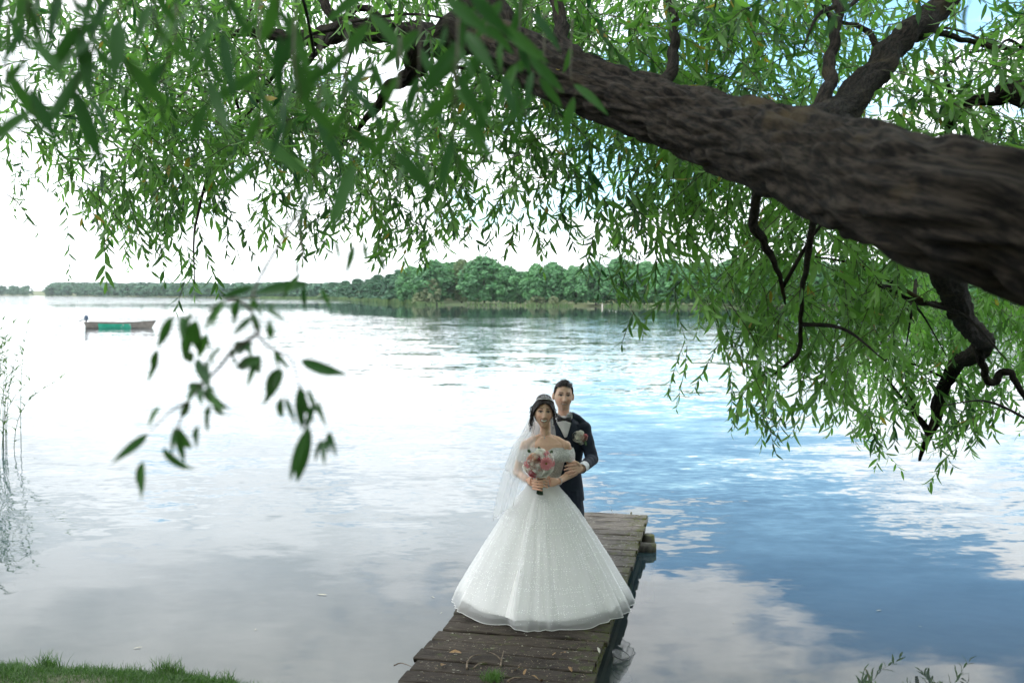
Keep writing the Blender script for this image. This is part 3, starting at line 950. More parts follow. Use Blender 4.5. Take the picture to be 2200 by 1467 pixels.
# ================================================================== BANK GRASS AND REEDS
sp = []
for k in range(26000):
    x = r.uniform(-5.2, -1.55); s_ = abs(r.normal()) * 0.45
    y = float(shore_y(x)) - s_ + 0.02
    z = 0.07 * float(sstep(-0.1, 0.25, s_)) + 0.165 * s_ - 0.01
    h = r.uniform(.02, .07)
    sp.append((x, y, z, h, r.normal() * .03, r.normal() * .03, .0028, r.random() * .75))
tuft = [(-3.35, .17, 60), (-3.1, .10, 30), (-2.95, .10, 40), (-2.7, .11, 40), (-2.45, .17, 80), (-2.36, .13, 50), (-2.15, .10, 26), (-1.98, .12, 26), (-1.72, .11, 30), (-1.62, .13, 36), (-1.45, .08, 16), (-3.6, .1, 40), (-2.82, .07, 30), (-2.25, .08, 30)]
for cx, hh, n_ in tuft:
    for k in range(n_ * 3):
        x = cx + r.normal() * .045; y = float(shore_y(x)) - .03 + r.normal() * .03
        a = r.normal() * .45
        h = hh * r.uniform(.4, 1.05)
        sp.append((x, y, .03, h, h * a * .8, h * r.normal() * .35, .0035, r.uniform(.1, 1)))
blades('bank_grass', sp, None, 'short green grass with longer blades along the water edge', 'grass', 'stuff')

M_REED = leafy('reed_leaves', (0.045, 0.10, 0.035), (0.15, 0.24, 0.09), trans=0.35, rough=0.5)
def reed_plant(px, py, top, lean, label, seed, n_st=5):
    rr = np.random.default_rng(seed)
    q = W(px, py, 0.0)
    root = empty('reed_clump', (q.x, q.y, 0), label, 'reeds', 'reeds at the left edge')
    for j in range(n_st):
        bx, by = q.x + rr.normal() * .12, q.y + rr.normal() * .2
        hh = (P(px, top, q.y).z) * rr.uniform(.62, 1.05)
        ln = lean * rr.uniform(.4, 1.2) + rr.normal() * .08
        pts = [Vector(p) for p in spline([(bx, by, -.3), (bx + ln * .1, by, hh * .35), (bx + ln * .4, by, hh * .72), (bx + ln, by, hh)], 12)]
        b = MB(); b.tube(pts, [.007 * (1 - .7 * i / 11) for i in range(12)], 5); b.build('stem', M_REED, root)
        lv = []
        for i in [2, 3, 4, 5, 6, 7, 8, 9, 10, 11, 5, 7, 9, 11]:
            p = pts[i]; a = rr.choice([-1, 1]); L_ = rr.uniform(.25, .6)
            lv.append((p.x, p.y, p.z, rr.uniform(.02, .28), a * L_ * .9 + ln * .2, rr.normal() * .12, .017, rr.random()))
        blades('leaf', lv, root, None, None, 'stuff', M_REED, seg=5)
reed_plant(12, 966, 742, 0.7, 'tall bent green reed leaning over the water at the left edge', 1, 3)
reed_plant(-12, 960, 700, 0.3, 'dense upright reed clump half cut off by the left edge', 2, 14)
reed_plant(-60, 975, 680, 0.3, 'reed clump mostly outside the picture behind the left edge', 3, 7)

# ================================================================== FLOATING BITS ON THE WATER
M_FLOAT = plain('floating_leaf', (0.42, 0.40, 0.30), 0.6)
bits = [(1888, 1311, .06, 'pale willow leaf floating on the blue water at the right'), (1977, 1345, .035, 'curved white feather floating right of the willow leaf'),
        (1576, 1337, .03, 'small white leaf floating on the blue water right of the dress'), (692, 1277, .10, 'thin brown twig floating left of the dress'),
        (549, 1352, .045, 'small pale leaf floating in the grey shallows'), (296, 1391, .07, 'pair of yellow slivers floating near the grass'),
        (930, 1282, .05, 'white leaf floating at the left tip of the hem'), (948, 1316, .04, 'pale leaf floating just left of the dock'), (1655, 1379, .03, 'white petal floating low in the blue water')]
for k, (px, py, s, lab) in enumerate(bits):
    o = link('floating_leaf', DRY[k % 4].copy()); o.data.materials.clear(); o.data.materials.append(M_FLOAT)
    q = W(px, py, 0.003); o.location = q + Vector((0, 0, s * .04)); o.scale = (s, s * .3, s * .12); o.rotation_euler.z = k * 1.9 + .4
    tag(o, lab, 'leaf', 'bits floating on the lake')

# ================================================================== BOATS
M_BOATW = noisy('boat_wood', (0.19, 0.165, 0.14), (0.32, 0.29, 0.25), scale=1.5, rough=0.7, stretch=(1, 6, 8))
M_BOATG = noisy('boat_green_paint', (0.03, 0.44, 0.27), (0.07, 0.54, 0.36), scale=2.5, rough=0.5, c3=(0.50, 0.56, 0.52), s3=1.6, lo3=0.58, hi3=0.62)
M_BOATIN = plain('boat_inside', (0.24, 0.21, 0.18), 0.8)
M_RAIL = plain('boat_rail', (0.16, 0.14, 0.12), 0.7)
M_MOTOR = plain('outboard_cowling', (0.035, 0.07, 0.12), 0.35)
M_BLACK = plain('black_metal', (0.03, 0.03, 0.035), 0.5, 0.3)
def hull_section(t, k, L_):
    """t along 0..1 stern to bow, k 0..1 keel to rail, one side; returns x, halfwidth, z"""
    beam = 0.72 * min(1.0, (0.72 + 0.9 * t)) * (1 - max(0, (t - .45) / .55) ** 2.4)
    sheer = 0.40 + 0.16 * max(0, (t - .45) / .55) ** 2 + 0.06 * (1 - t) ** 2
    bow_rake = 0.42 * max(0, (t - .85) / .15)
    stern_rake = -0.16 * max(0, (.12 - t) / .12)
    x = t * (L_ - .55) + (bow_rake + stern_rake) * k
    return x, beam * (0.55 + 0.45 * k ** .7) * (1 if k > 0 else .5), -0.12 + (sheer + .12) * k
def make_boat(loc, L_, label, motor=True):
    root = empty('rowing_boat' if not motor else 'motor_boat', loc, label, 'boat')
    n, kk = 25, [0, .25, .5, .75, .97]
    def shell(side, k0, k1, t0, t1, off, name, mat):
        b = MB(); V, F = [], []
        ts = np.linspace(t0, t1, n); ks = np.linspace(k0, k1, 6)
        for t in ts:
            for k in ks:
                x, h, z = hull_section(t, k, L_)
                V.append(Vector(loc) + Vector((x - L_ / 2, side * (h + off), z)))
        for i in range(n - 1):
            for j in range(5): F.append((i * 6 + j, (i + 1) * 6 + j, (i + 1) * 6 + j + 1, i * 6 + j + 1))
        b.add(V, F); return b.build(name, mat, root)
    for side in (-1, 1):
        shell(side, 0, 1, 0, 1, 0, 'hull_side', M_BOATW)
        if motor: shell(side, 0.12, .86, .20, .72, 0.012, 'painted_panel', M_BOATG)
        pts = []
        for t in np.linspace(0, 1, 22):
            x, h, z = hull_section(t, 1.0, L_); pts.append(Vector(loc) + Vector((x - L_ / 2, side * h, z + .012)))
        b = MB(); b.tube(pts, 0.03, 6); b.build('rail', M_RAIL, root)
    b = MB(); V = []                                   # floor
    for t in np.linspace(0, .98, 14):
        x, h, z = hull_section(t, .12, L_)
        V += [Vector(loc) + Vector((x - L_ / 2, -h * .95, .02)), Vector(loc) + Vector((x - L_ / 2, h * .95, .02))]
    b.add(V, [(2 * i, 2 * i + 2, 2 * i + 3, 2 * i + 1) for i in range(13)]); b.build('floor', M_BOATIN, root)
    b = MB(); V = []
    for k in np.linspace(0, 1, 5):
        x, h, z = hull_section(0, k, L_); V += [Vector(loc) + Vector((x - L_ / 2, -h, z)), Vector(loc) + Vector((x - L_ / 2, h, z))]
    b.add(V, [(2 * i, 2 * i + 1, 2 * i + 3, 2 * i + 2) for i in range(4)]); b.build('transom', M_BOATW, root)
    for t in (.2, .5, .78):
        x, h, z = hull_section(t, .6, L_)
        b = MB(); b.box(Vector(loc) + Vector((x - L_ / 2, 0, .30)), (.24, h * 1.9, .03)); b.build('seat', M_BOATIN, root)
    if motor:
        s = Vector(loc) + Vector((-L_ / 2 - .16, 0, 0))
        m_ = MB(); m_.ell(s + Vector((-.02, 0, .86)), (.16, .13, .17)); m_.box(s + Vector((-.02, 0, .70)), (.24, .2, .16), taper=1.1)
        mo = m_.build('outboard_motor', M_MOTOR, root)
        b = MB(); b.tube([s + Vector((-.02, 0, .66)), s + Vector((-.05, 0, .1)), s + Vector((-.08, 0, -.35))], [.06, .05, .045], 8); b.build('shaft', M_BLACK, mo)
        b = MB(); b.tube([s + Vector((-.05, 0, .70)), s + Vector((-.35, -.02, .62)), s + Vector((-.62, -.02, .50))], [.03, .025, .035], 8); b.build('tiller', M_BLACK, mo)
    return root
q = W(262, 704.5, 0)
make_boat((q.x + .1, q.y, 0), 5.5, 'old wooden motor boat with green painted side lying on the open lake')
q = W(502, 645.8, 0)
make_boat((q.x, q.y, 0), 4.2, 'tiny dark rowing boat far off near the opposite shore', motor=False)
b = MB(); q = W(1294, 660.5, 0); b.tube([q + Vector((0, 0, -1)), q + Vector((0, 0, .8))], [.11, .1], 10)
tag(b.build('mooring_post', plain('pale_post', (.55, .52, .47), .7)), 'short pale post standing in the water before the far wood', 'post')
# ================================================================== THE COUPLE
def remesh(name, mb, voxel, smooth_it=6, mat=None, parent=None, factor=0.5):
    """union of the shapes in mb as one continuous surface"""
    o = mb.build(name + '_tmp', mat, None, smooth=True)
    md = o.modifiers.new('r', 'REMESH'); md.mode = 'VOXEL'; md.voxel_size = voxel; md.use_smooth_shade = True
    if smooth_it:
        ms = o.modifiers.new('s', 'SMOOTH'); ms.iterations = smooth_it; ms.factor = factor
    dg = bpy.context.evaluated_depsgraph_get(); dg.update()
    me = bpy.data.meshes.new_from_object(o.evaluated_get(dg))
    tmp = o.data
    bpy.data.objects.remove(o); bpy.data.meshes.remove(tmp)
    if mat is not None and not me.materials: me.materials.append(mat)
    co = np.empty(len(me.vertices) * 3, np.float32); me.vertices.foreach_get('co', co); co = co.reshape(-1, 3)
    if parent is not None:
        me.vertices.foreach_set('co', (co - np.array(origin(parent), np.float32)).ravel())
    me.name = name
    me.polygons.foreach_set('use_smooth', [True] * len(me.polygons)); me.update()
    return link(name, me, parent), co

def bvh_of(o):
    V = [v.co + origin(o) for v in o.data.vertices]
    return BVHTree.FromPolygons(V, [tuple(p.vertices) for p in o.data.polygons])

# ---- head: skull, jaw and face relief.  local axes: x to the picture's right, y away from the camera, z up
LOWZ = 1.15
def head_shape(V, male):
    """V: unit-sphere points -> head surface in metres (centre of the skull at eye level)"""
    x, y, z = V[:, 0].copy(), V[:, 1].copy(), V[:, 2].copy()
    ax, ay, az = (0.0765, 0.097, 0.120) if male else (0.0715, 0.092, 0.112)
    low = np.clip(-z, 0, 1)
    front = np.clip(-y, 0, 1)
    kx = 1 - (0.29 if male else 0.37) * low ** 1.9 - 0.03 * np.clip(z, 0, 1) ** 2
    X = x * ax * kx
    Y = np.where(y > 0, y * ay * (1.02 - 0.42 * low ** 1.2), y * ay * 0.93)
    Y = Y - 0.010 * low * front
    # squarer outline of the cheeks and jaw
    X = X * (1 + 0.10 * np.sqrt(low) * (1 - low))
    Z = z * az
    Z = np.where(z < 0, Z * (1.02), Z)
    f = sstep(0.15, 0.55, front)
    def g(cx, cz, sx, sz): return np.exp(-((X - cx) / sx) ** 2 - ((Z - cz) / sz) ** 2)
    nz = 0.92 if not male else 1.0
    d = 0
    t = np.clip((0.022 - Z) / 0.058, 0, 1)
    ridge = np.exp(-(X / (0.0075 + 0.0065 * t)) ** 2) * sstep(0.034, 0.012, Z) * sstep(-0.047, -0.036, Z)
    d = d + ridge * (0.006 + 0.019 * t ** 1.3) * nz
    for s in (-1, 1):
        d = d - 0.0095 * g(s * 0.031, 0.006, 0.016, 0.011)
        d = d + 0.0035 * g(s * 0.031, 0.004, 0.011, 0.007)
        d = d + 0.005 * g(s * 0.028, 0.027, 0.020, 0.007) * (1.3 if male else .8)
        d = d + 0.0055 * g(s * 0.041, -0.026, 0.017, 0.016)
        d = d + 0.006 * g(s * 0.011, -0.037, 0.006, 0.006)
        d = d - 0.003 * g(s * 0.030, -0.052, 0.006, 0.012)
    d = d + 0.0045 * g(0, -0.053, 0.022, 0.005) + 0.005 * g(0, -0.068, 0.018, 0.005) - 0.004 * g(0, -0.078, 0.02, 0.005)
    d = d + 0.008 * g(0, -0.098, 0.018, 0.014)
    Y = Y - d * f
    Z = np.where(Z < 0, Z * LOWZ, Z)
    return np.stack([X, Y, Z], 1)

def unit_sphere(nu, nv):
    v, f = ellipsoid((0, 0, 0), 1.0, None, nu, nv)
    return np.array([list(p) for p in v]), f

def head_colour(loc, skin, male):
    """vertex colours from head-local position: lips, teeth, eyes, brows, blush"""
    X, Y, Z = loc[:, 0], loc[:, 1], np.where(loc[:, 2] < 0, loc[:, 2] / LOWZ, loc[:, 2])
    c = np.tile(np.array(skin), (len(loc), 1))
    fr = (Y < -0.035)
    def mixin(mask, col, k=1.0):
        m = np.clip(mask * fr * k, 0, 1)[:, None]
        c[:] = c * (1 - m) + np.array(col) * m
    def ell(cx, cz, rx, rz, soft=0.35):
        q = np.sqrt(((X - cx) / rx) ** 2 + ((Z - cz) / rz) ** 2)
        return 1 - sstep(1 - soft, 1 + soft, q)
    for s in (-1, 1):
        mixin(ell(s * .043, -.030, .020, .015, .8), (skin[0] * 1.02, skin[1] * .78, skin[2] * .76), .55)
        mixin(ell(s * .031, .007, .022, .014, .7), (skin[0] * .55, skin[1] * .46, skin[2] * .45), .55 if male else .8)
        mixin(ell(s * .031, .0035, .0145, .0050, .25), (.45, .41, .39))
        mixin(ell(s * .031, .0045, .0095, .0075, .25), (.02, .013, .011))
        # lash line and lid
        arc = .0105 - 9.0 * (X - s * .031) ** 2
        mixin(np.exp(-((Z - arc) / .0036) ** 2) * (np.abs(X - s * .031) < .021), (.012, .009, .009), 1.0 if not male else .85)
        bz = (.0285 if male else .030) - 4.5 * (X - s * .036) ** 2
        mixin(np.exp(-((Z - bz) / (.0046 if male else .0042)) ** 2) * sstep(.054, .046, s * X) * sstep(.010, .016, s * X), (.035, .022, .018), .95)
        mixin(ell(s * .0080, -.0415, .0036, .0022, .5), (skin[0] * .4, skin[1] * .3, skin[2] * .28), .6)
        # smile folds
        q = np.abs(X) - (.021 + .35 * np.clip(-.040 - Z, 0, .05))
        mixin(np.exp(-(q / .0035) ** 2) * sstep(-.072, -.060, Z) * sstep(-.034, -.044, Z), (skin[0] * .62, skin[1] * .5, skin[2] * .47), .45)
    w = .0285 if not male else .0255
    zc = -.0635 + 13.0 * X ** 2
    lip = (.26, .035, .045) if not male else (.36, .15, .125)
    hgt = .0108 if not male else .0072
    mixin((1 - sstep(hgt * .8, hgt * 1.2, np.abs(Z - zc))) * sstep(w * 1.05, w * .9, np.abs(X)), lip, .95)
    tk_ = .0046 if not male else .0024
    mixin((1 - sstep(tk_, tk_ * 1.4, np.abs(Z - zc - .001))) * sstep(w * .88, w * .74, np.abs(X)), (.92, .90, .86) if not male else (.74, .70, .65), 1.0)
    return c

def skin_mat(name):
    m, N, L, b = new_mat(name)
    at = N.new('ShaderNodeAttribute'); at.attribute_name = 'skin'
    n = N.new('ShaderNodeTexNoise'); n.inputs['Scale'].default_value = 60; n.inputs['Detail'].default_value = 4
    tc = N.new('ShaderNodeTexCoord'); L.new(tc.outputs['Object'], n.inputs['Vector'])
    hs = N.new('ShaderNodeHueSaturation'); mr = N.new('ShaderNodeMapRange'); L.new(n.outputs[0], mr.inputs[0])
    mr.inputs[3].default_value = .92; mr.inputs[4].default_value = 1.08
    L.new(mr.outputs[0], hs.inputs['Value']); L.new(at.outputs['Color'], hs.inputs['Color']); L.new(hs.outputs[0], b.inputs['Base Color'])
    b.inputs['Roughness'].default_value = 0.46; b.inputs['Specular IOR Level'].default_value = 0.38
    b.inputs['Subsurface Weight'].default_value = 0.12; b.inputs['Subsurface Radius'].default_value = (.02, .008, .005); b.inputs['Subsurface Scale'].default_value = .4
    return m
M_SKIN = skin_mat('skin')

def add_head(mb, C, Rm, male):
    V, F = unit_sphere(64, 48)
    H = head_shape(V, male)
    mb.add([C + Rm @ Vector(p) for p in H], F)
    for s in (-1, 1):
        e = Vector((s * (.086 if male else .0745), .012, -.012))
        mb.ell(C + Rm @ e, (.011, .019, .034), Rm @ Matrix.Rotation(s * -.35, 3, 'Z'), 12, 10)

def paint(o, co, C, Rm, male, skin, extra=None):
    loc = (co - np.array(C)) @ np.array(Rm)       # rows: R^T (p - C)
    near = (np.linalg.norm(loc, axis=1) < .155) & (loc[:, 2] > -.14)
    col = np.tile(np.array(skin), (len(co), 1))
    hc = head_colour(loc, skin, male)
    col[near] = hc[near]
    if extra is not None: extra(co, col, loc)
    a = o.data.attributes.new('skin', 'FLOAT_COLOR', 'POINT')
    a.data.foreach_set('color', np.concatenate([col, np.ones((len(col), 1))], 1).astype(np.float32).ravel())

def finger(mb, pts, r0, r1, n=8):
    pts = [Vector(p) for p in spline([Vector(p) for p in pts], 9)]
    mb.tube(pts, [r0 + (r1 - r0) * i / 8 for i in range(9)], n)
    mb.ell(pts[-1], r1 * 1.02, None, 8, 6)

# ---------------------------------------------------------------- bride
BD = 8.2
bride = empty('person', W(1166, 1318, DOCK_Z), 'woman in a white off-shoulder wedding gown and veil holding flowers on the dock', 'person')
bride.location.y = BD; bride.location.x = P(1166, 900, BD).x
B = lambda px, py, d=BD: P(px, py, d)
bh = B(1168, 884.5, 8.17)                                    # head centre at eye level
Rb = Matrix.Rotation(R(4), 3, 'Y') @ Matrix.Rotation(R(3), 3, 'Z') @ Matrix.Rotation(R(-4), 3, 'X')
SKB = (0.74, 0.47, 0.34)
mb = MB()
add_head(mb, bh, Rb, False)
mb.tube([B(1171, 900, 8.25), B(1171.5, 922, 8.255), B(1171, 936, 8.25), B(1171, 950, 8.25)], [(.044, .045), (.044, .044), (.050, .050), (.075, .062)], 20, up=(1, 0, 0))
# torso
tz = [(1171, 936, .060, .050), (1172, 944, .105, .064), (1173, 953, .148, .083), (1173, 966, .160, .095), (1173, 982, .152, .108), (1172, 1000, .142, .105), (1171, 1022, .122, .09),
      (1169, 1042, .115, .085), (1168, 1070, .150, .11), (1167, 1105, .175, .13)]
mb.tube([B(x, y, 8.24) for x, y, a, b_ in tz], [(a, b_) for x, y, a, b_ in tz], 28, up=(1, 0, 0))
for s in (-1, 1): mb.ell(B(1172 + s * 18, 986, 8.175), (.056, .05, .058))
# legs (under the skirt)
for s in (-1, 1):
    mb.tube([B(1167 + s * 22, 1095, 8.24), B(1167 + s * 21, 1190, 8.22), B(1167 + s * 20, 1290, 8.22)], [.085, .058, .036], 14)
    mb.ell(B(1167 + s * 20, 1300, 8.17), (.04, .10, .035))
# arms
def arm(mb, sh, el, wr, rs):
    mb.ell(sh, rs[0] * 1.08)
    p = [Vector(q) for q in spline([sh, sh.lerp(el, .5) + Vector((0, 0, .0)), el], 9)]
    mb.tube(p, [rs[0] + (rs[1] - rs[0]) * i / 8 for i in range(9)], 14)
    mb.ell(el, rs[1] * 1.0)
    p = [Vector(q) for q in spline([el, el.lerp(wr, .3), wr], 9)]
    mb.tube(p, [rs[1] * (1 + .06 * math.sin(PI * i / 8)) + (rs[2] - rs[1]) * i / 8 for i in range(9)], 14)
bsl, bel, bwl = B(1215, 958, 8.24), B(1234, 1013, 8.24), B(1199, 1034, 8.02)
bsr, ber, bwr = B(1129, 957, 8.24), B(1111, 1014, 8.24), B(1136, 1032, 8.02)
arm(mb, bsl, bel, bwl, (.043, .037, .025)); arm(mb, bsr, ber, bwr, (.043, .037, .025))
for s, q in ((1, bsl), (-1, bsr)):       # shoulder slope from the neck
    mb.tube([B(1171 + s * 6, 938, 8.24), B(1171 + s * 26, 946, 8.24), q], [.030, .036, .040], 12)
# hands round the bouquet handle at (1160, 1040)
for wr, kn, s in ((bwl, B(1181, 1036, 7.965), 1), (bwr, B(1142, 1034, 7.965), -1)):
    mb.tube([wr, wr.lerp(kn, .5), kn], [(.024, .020), (.036, .019), (.038, .016)], 14, up=(0, 0.3, 1))
    for i in range(4):
        y0 = (1027 if s > 0 else 1029) + i * 6.0
        ln = (1.0, 1.08, 1.0, .82)[i]
        xk = 1160 + s * (18 - .6 * i)
        if s > 0: pts = [B(xk, y0 + 1, 7.955), B(1160 + 8 * ln, y0 - 1.5, 7.918), B(1160 - 4 * ln, y0, 7.912), B(1160 - 11 * ln, y0 + 2, 7.928)]
        else: pts = [B(xk, y0 + 2, 7.955), B(1160 - 9 * ln, y0 + 3.5, 7.925), B(1160 - 0 * ln, y0 + 5.0, 7.90), B(1160 + 5 * ln, y0 + 6, 7.902)]
        finger(mb, pts, .0098, .0076)
    tp = [B(1160 + s * 20, 1026, 7.98), B(1160 + s * 14, 1021, 7.955), B(1160 + s * 4, 1019, 7.935), B(1160 - s * 3, 1020, 7.93)]
    finger(mb, tp, .0115, .0088)
body, co = remesh('body', mb, 0.0028, 5, M_SKIN, bride, .45)
def bride_extra(co, col, loc):
    # nail polish on the finger tips is too small to show; warm the hands a little
    hz = (co[:, 1] < 8.03) & (co[:, 2] < B(1160, 1015, 7.95).z)
    col[hz] *= (1.0, .93, .9)
paint(body, co, bh, Rb, False, SKB, bride_extra)
BV = bvh_of(body)

# ---- hair
def hair_mat(name, c1, c2):
    m, N, L, b = new_mat(name)
    tc = N.new('ShaderNodeTexCoord'); mp = N.new('ShaderNodeMapping'); mp.inputs['Scale'].default_value = (60, 60, 14); L.new(tc.outputs['Object'], mp.inputs[0])
    n = N.new('ShaderNodeTexNoise'); n.inputs['Scale'].default_value = 4; n.inputs['Detail'].default_value = 6; L.new(mp.outputs[0], n.inputs['Vector'])
    mx = N.new('ShaderNodeMix'); mx.data_type = 'RGBA'; L.new(n.outputs[0], mx.inputs[0]); mx.inputs[6].default_value = rgba(c1); mx.inputs[7].default_value = rgba(c2)
    L.new(mx.outputs[2], b.inputs['Base Color']); b.inputs['Roughness'].default_value = .5; b.inputs['Specular IOR Level'].default_value = .3
    bp = N.new('ShaderNodeBump'); bp.inputs['Strength'].default_value = .7; bp.inputs['Distance'].default_value = .006
    L.new(n.outputs[0], bp.inputs['Height']); L.new(bp.outputs[0], b.inputs['Normal'])
    return m
M_HAIRB = hair_mat('dark_brown_hair', (.006, .004, .0045), (.024, .013, .012))
M_HAIRG = hair_mat('short_dark_hair', (.008, .006, .006), (.026, .019, .018))
HB = lambda x, y, z: bh + Rb @ Vector((x, y, z))
rh = np.random.default_rng(4)
hm = MB()
V, F = unit_sphere(48, 36)
Hs = head_shape(V, False)
sc = Hs * np.array([1.17, 1.12, 1.12]) + np.array([0, .014, .012])
hl = .058 - 9.0 * Hs[:, 0] ** 2 - 3.0 * np.abs(Hs[:, 0]) * .1                 # hair line over the brow
keep = (Hs[:, 2] > hl) | (Hs[:, 1] > .000 + .0 * Hs[:, 2]) & (Hs[:, 2] > -.085)
hm.add([HB(*p) for p in sc], [f for f in F if all(keep[i] for i in f)])
hm.ell(HB(0, .085, .045), (.068, .055, .060)); hm.ell(HB(.01, .095, -.01), (.055, .045, .05)); hm.ell(HB(0, .03, .095), (.066, .07, .052)); hm.ell(HB(0, -.012, .088), (.058, .05, .040))
hair = hm.build('hair', M_HAIRB, bride)
# locks swept from the parting over the temples to the bun, loose curls by the ears
st = MB()
for k in range(150):
    s = 1 if k % 2 else -1
    t = rh.random()
    x0 = rh.uniform(-.01, .01) + s * .003
    a = [(x0 + s * .010 * t, -.082 + .05 * t, .075 + .035 * t), (s * (.035 + .012 * rh.random()), -.085 + .045 * t, .060 + .040 * t + rh.normal() * .003),
         (s * (.066 + .010 * rh.random()), -.050 + .04 * t, .018 + .055 * t + rh.normal() * .004), (s * (.083 + .008 * rh.random()), -.012 + .03 * t, -.030 + .07 * t),
         (s * (.070 + rh.random() * .02), .045 + .03 * t, -.045 + .06 * t), (s * .02, .11, -.01 + .05 * t)]
    p = [HB(*q) for q in spline(a, 16)]
    st.tube(p, [.0012 + .0040 * math.sin(PI * min(1, i / 15 * .9 + .1)) for i in range(16)], 5)
tag(st.build('swept_locks', M_HAIRB, hair), kind='stuff')
def curl(pts, rad, amp, turns, ph):
    base = spline(pts, 34); out = []
    for i, q in enumerate(base):
        t = i / 33; a = ph + turns * 2 * PI * t
        out.append(HB(q[0] + amp * t * math.cos(a), q[1] + amp * t * math.sin(a), q[2]))
    b = MB(); b.tube(out, [rad * (1 - .75 * i / 33) for i in range(34)], 5); b.build('curl', M_HAIRB, hair)
cl = []
for k in range(44):
    s = -1 if k < 30 else 1
    y0 = rh.uniform(-.02, .05)
    x0 = s * rh.uniform(.078, .095); z0 = rh.uniform(-.05, .05)
    L_ = rh.uniform(.06, .15) if s < 0 else rh.uniform(.04, .10)
    curl([(x0, y0, z0), (x0 + s * rh.uniform(.004, .022), y0 - .004, z0 - L_ * .4), (x0 + s * rh.uniform(-.012, .02), y0 - .01, z0 - L_)], rh.uniform(.0025, .0058), rh.uniform(.006, .015), rh.uniform(1.2, 2.6), rh.random() * 6)
curl([(-.078, -.03, .0), (-.082, -.045, -.06), (-.070, -.05, -.13), (-.074, -.045, -.185)], .0028, .007, 1.6, 1)
curl([(-.080, -.02, -.02), (-.092, -.03, -.08), (-.10, -.03, -.14)], .003, .012, 2.0, 2)
curl([(.076, -.035, .0), (.080, -.05, -.07), (.078, -.06, -.15), (.088, -.055, -.20)], .0016, .006, 1.4, 3)

# ---- tiara, earrings, necklace, bracelet
M_SILVER = plain('silver', (.80, .80, .82), .18, 1.0)
M_PEARL = plain('pearl', (.86, .85, .83), .22, 0, .7)
M_CRYSTAL = plain('crystal', (.90, .92, .95), .08, .6, .9)
tb = MB()
arc = []
for a in np.linspace(-1.25, 1.25, 41):
    arc.append(HB(.084 * math.sin(a), -.068 * math.cos(a) ** .8 + .01 if math.cos(a) > 0 else .01, .072 + .036 * math.cos(a)))
tb.tube(arc, .0026, 6)
tiara = tb.build('tiara', M_SILVER, bride)
for j, a in enumerate(np.linspace(-.95, .95, 13)):
    h = .006 + .022 * math.exp(-(a / .42) ** 2) + (.006 if j % 2 == 0 else 0)
    p = HB(.084 * math.sin(a), -.068 * math.cos(a) ** .8 + .01, .072 + .036 * math.cos(a))
    up = Rb @ Vector((.15 * math.sin(a), .1, 1)).normalized()
    b = MB()
    for dx in (-.5, .5):
        b.tube([p + Rb @ Vector((dx * .009, 0, 0)), p + up * h * .55 + Rb @ Vector((dx * .006, 0, 0)), p + up * h], .0012, 5)
    b.ell(p + up * h, .0026, None, 8, 6)
    b.build('spike', M_CRYSTAL, tiara)
for s in (-1, 1):
    b = MB(); e = HB(s * .076, -.006, -.042)
    b.ell(e, .0055, None, 10, 8)
    n_ = 2 if s < 0 else 4
    for i in range(n_):
        b.ell(e + Vector((0, -.004, -.016 * (i + 1))), .0036 + .0016 * i, None, 10, 8)
    b.build('earring', M_PEARL, bride)
nk = [B(1171 + x, y, 8.0) for x, y in ((-17, 926), (-15, 932), (-10, 938), (-4, 942), (0, 946), (4, 942), (10, 937), (15, 931), (17, 925))]
pts = []
for q in spline(nk, 40):
    h = BV.ray_cast(Vector((q[0], 7.6, q[2])), Vector((0, 1, 0)))
    if h[0] is not None: pts.append(h[0] + Vector((0, -.0015, 0)))
b = MB(); b.tube(pts, .0011, 5); nkl = b.build('necklace', M_SILVER, bride)
b = MB(); b.ell(min(pts, key=lambda p: p.z) + Vector((0, -.003, -.008)), (.004, .002, .006)); b.build('pendant', M_CRYSTAL, nkl)
wd = (bwl - bel).normalized(); c = bwl - wd * .012
u_ = wd.orthogonal().normalized(); v_ = wd.cross(u_)
b = MB(); b.tube([c + (u_ * math.cos(a) + v_ * math.sin(a)) * .030 for a in np.linspace(0, 2 * PI, 25)], .003, 6, cap=False); b.build('bracelet', M_PEARL, bride)

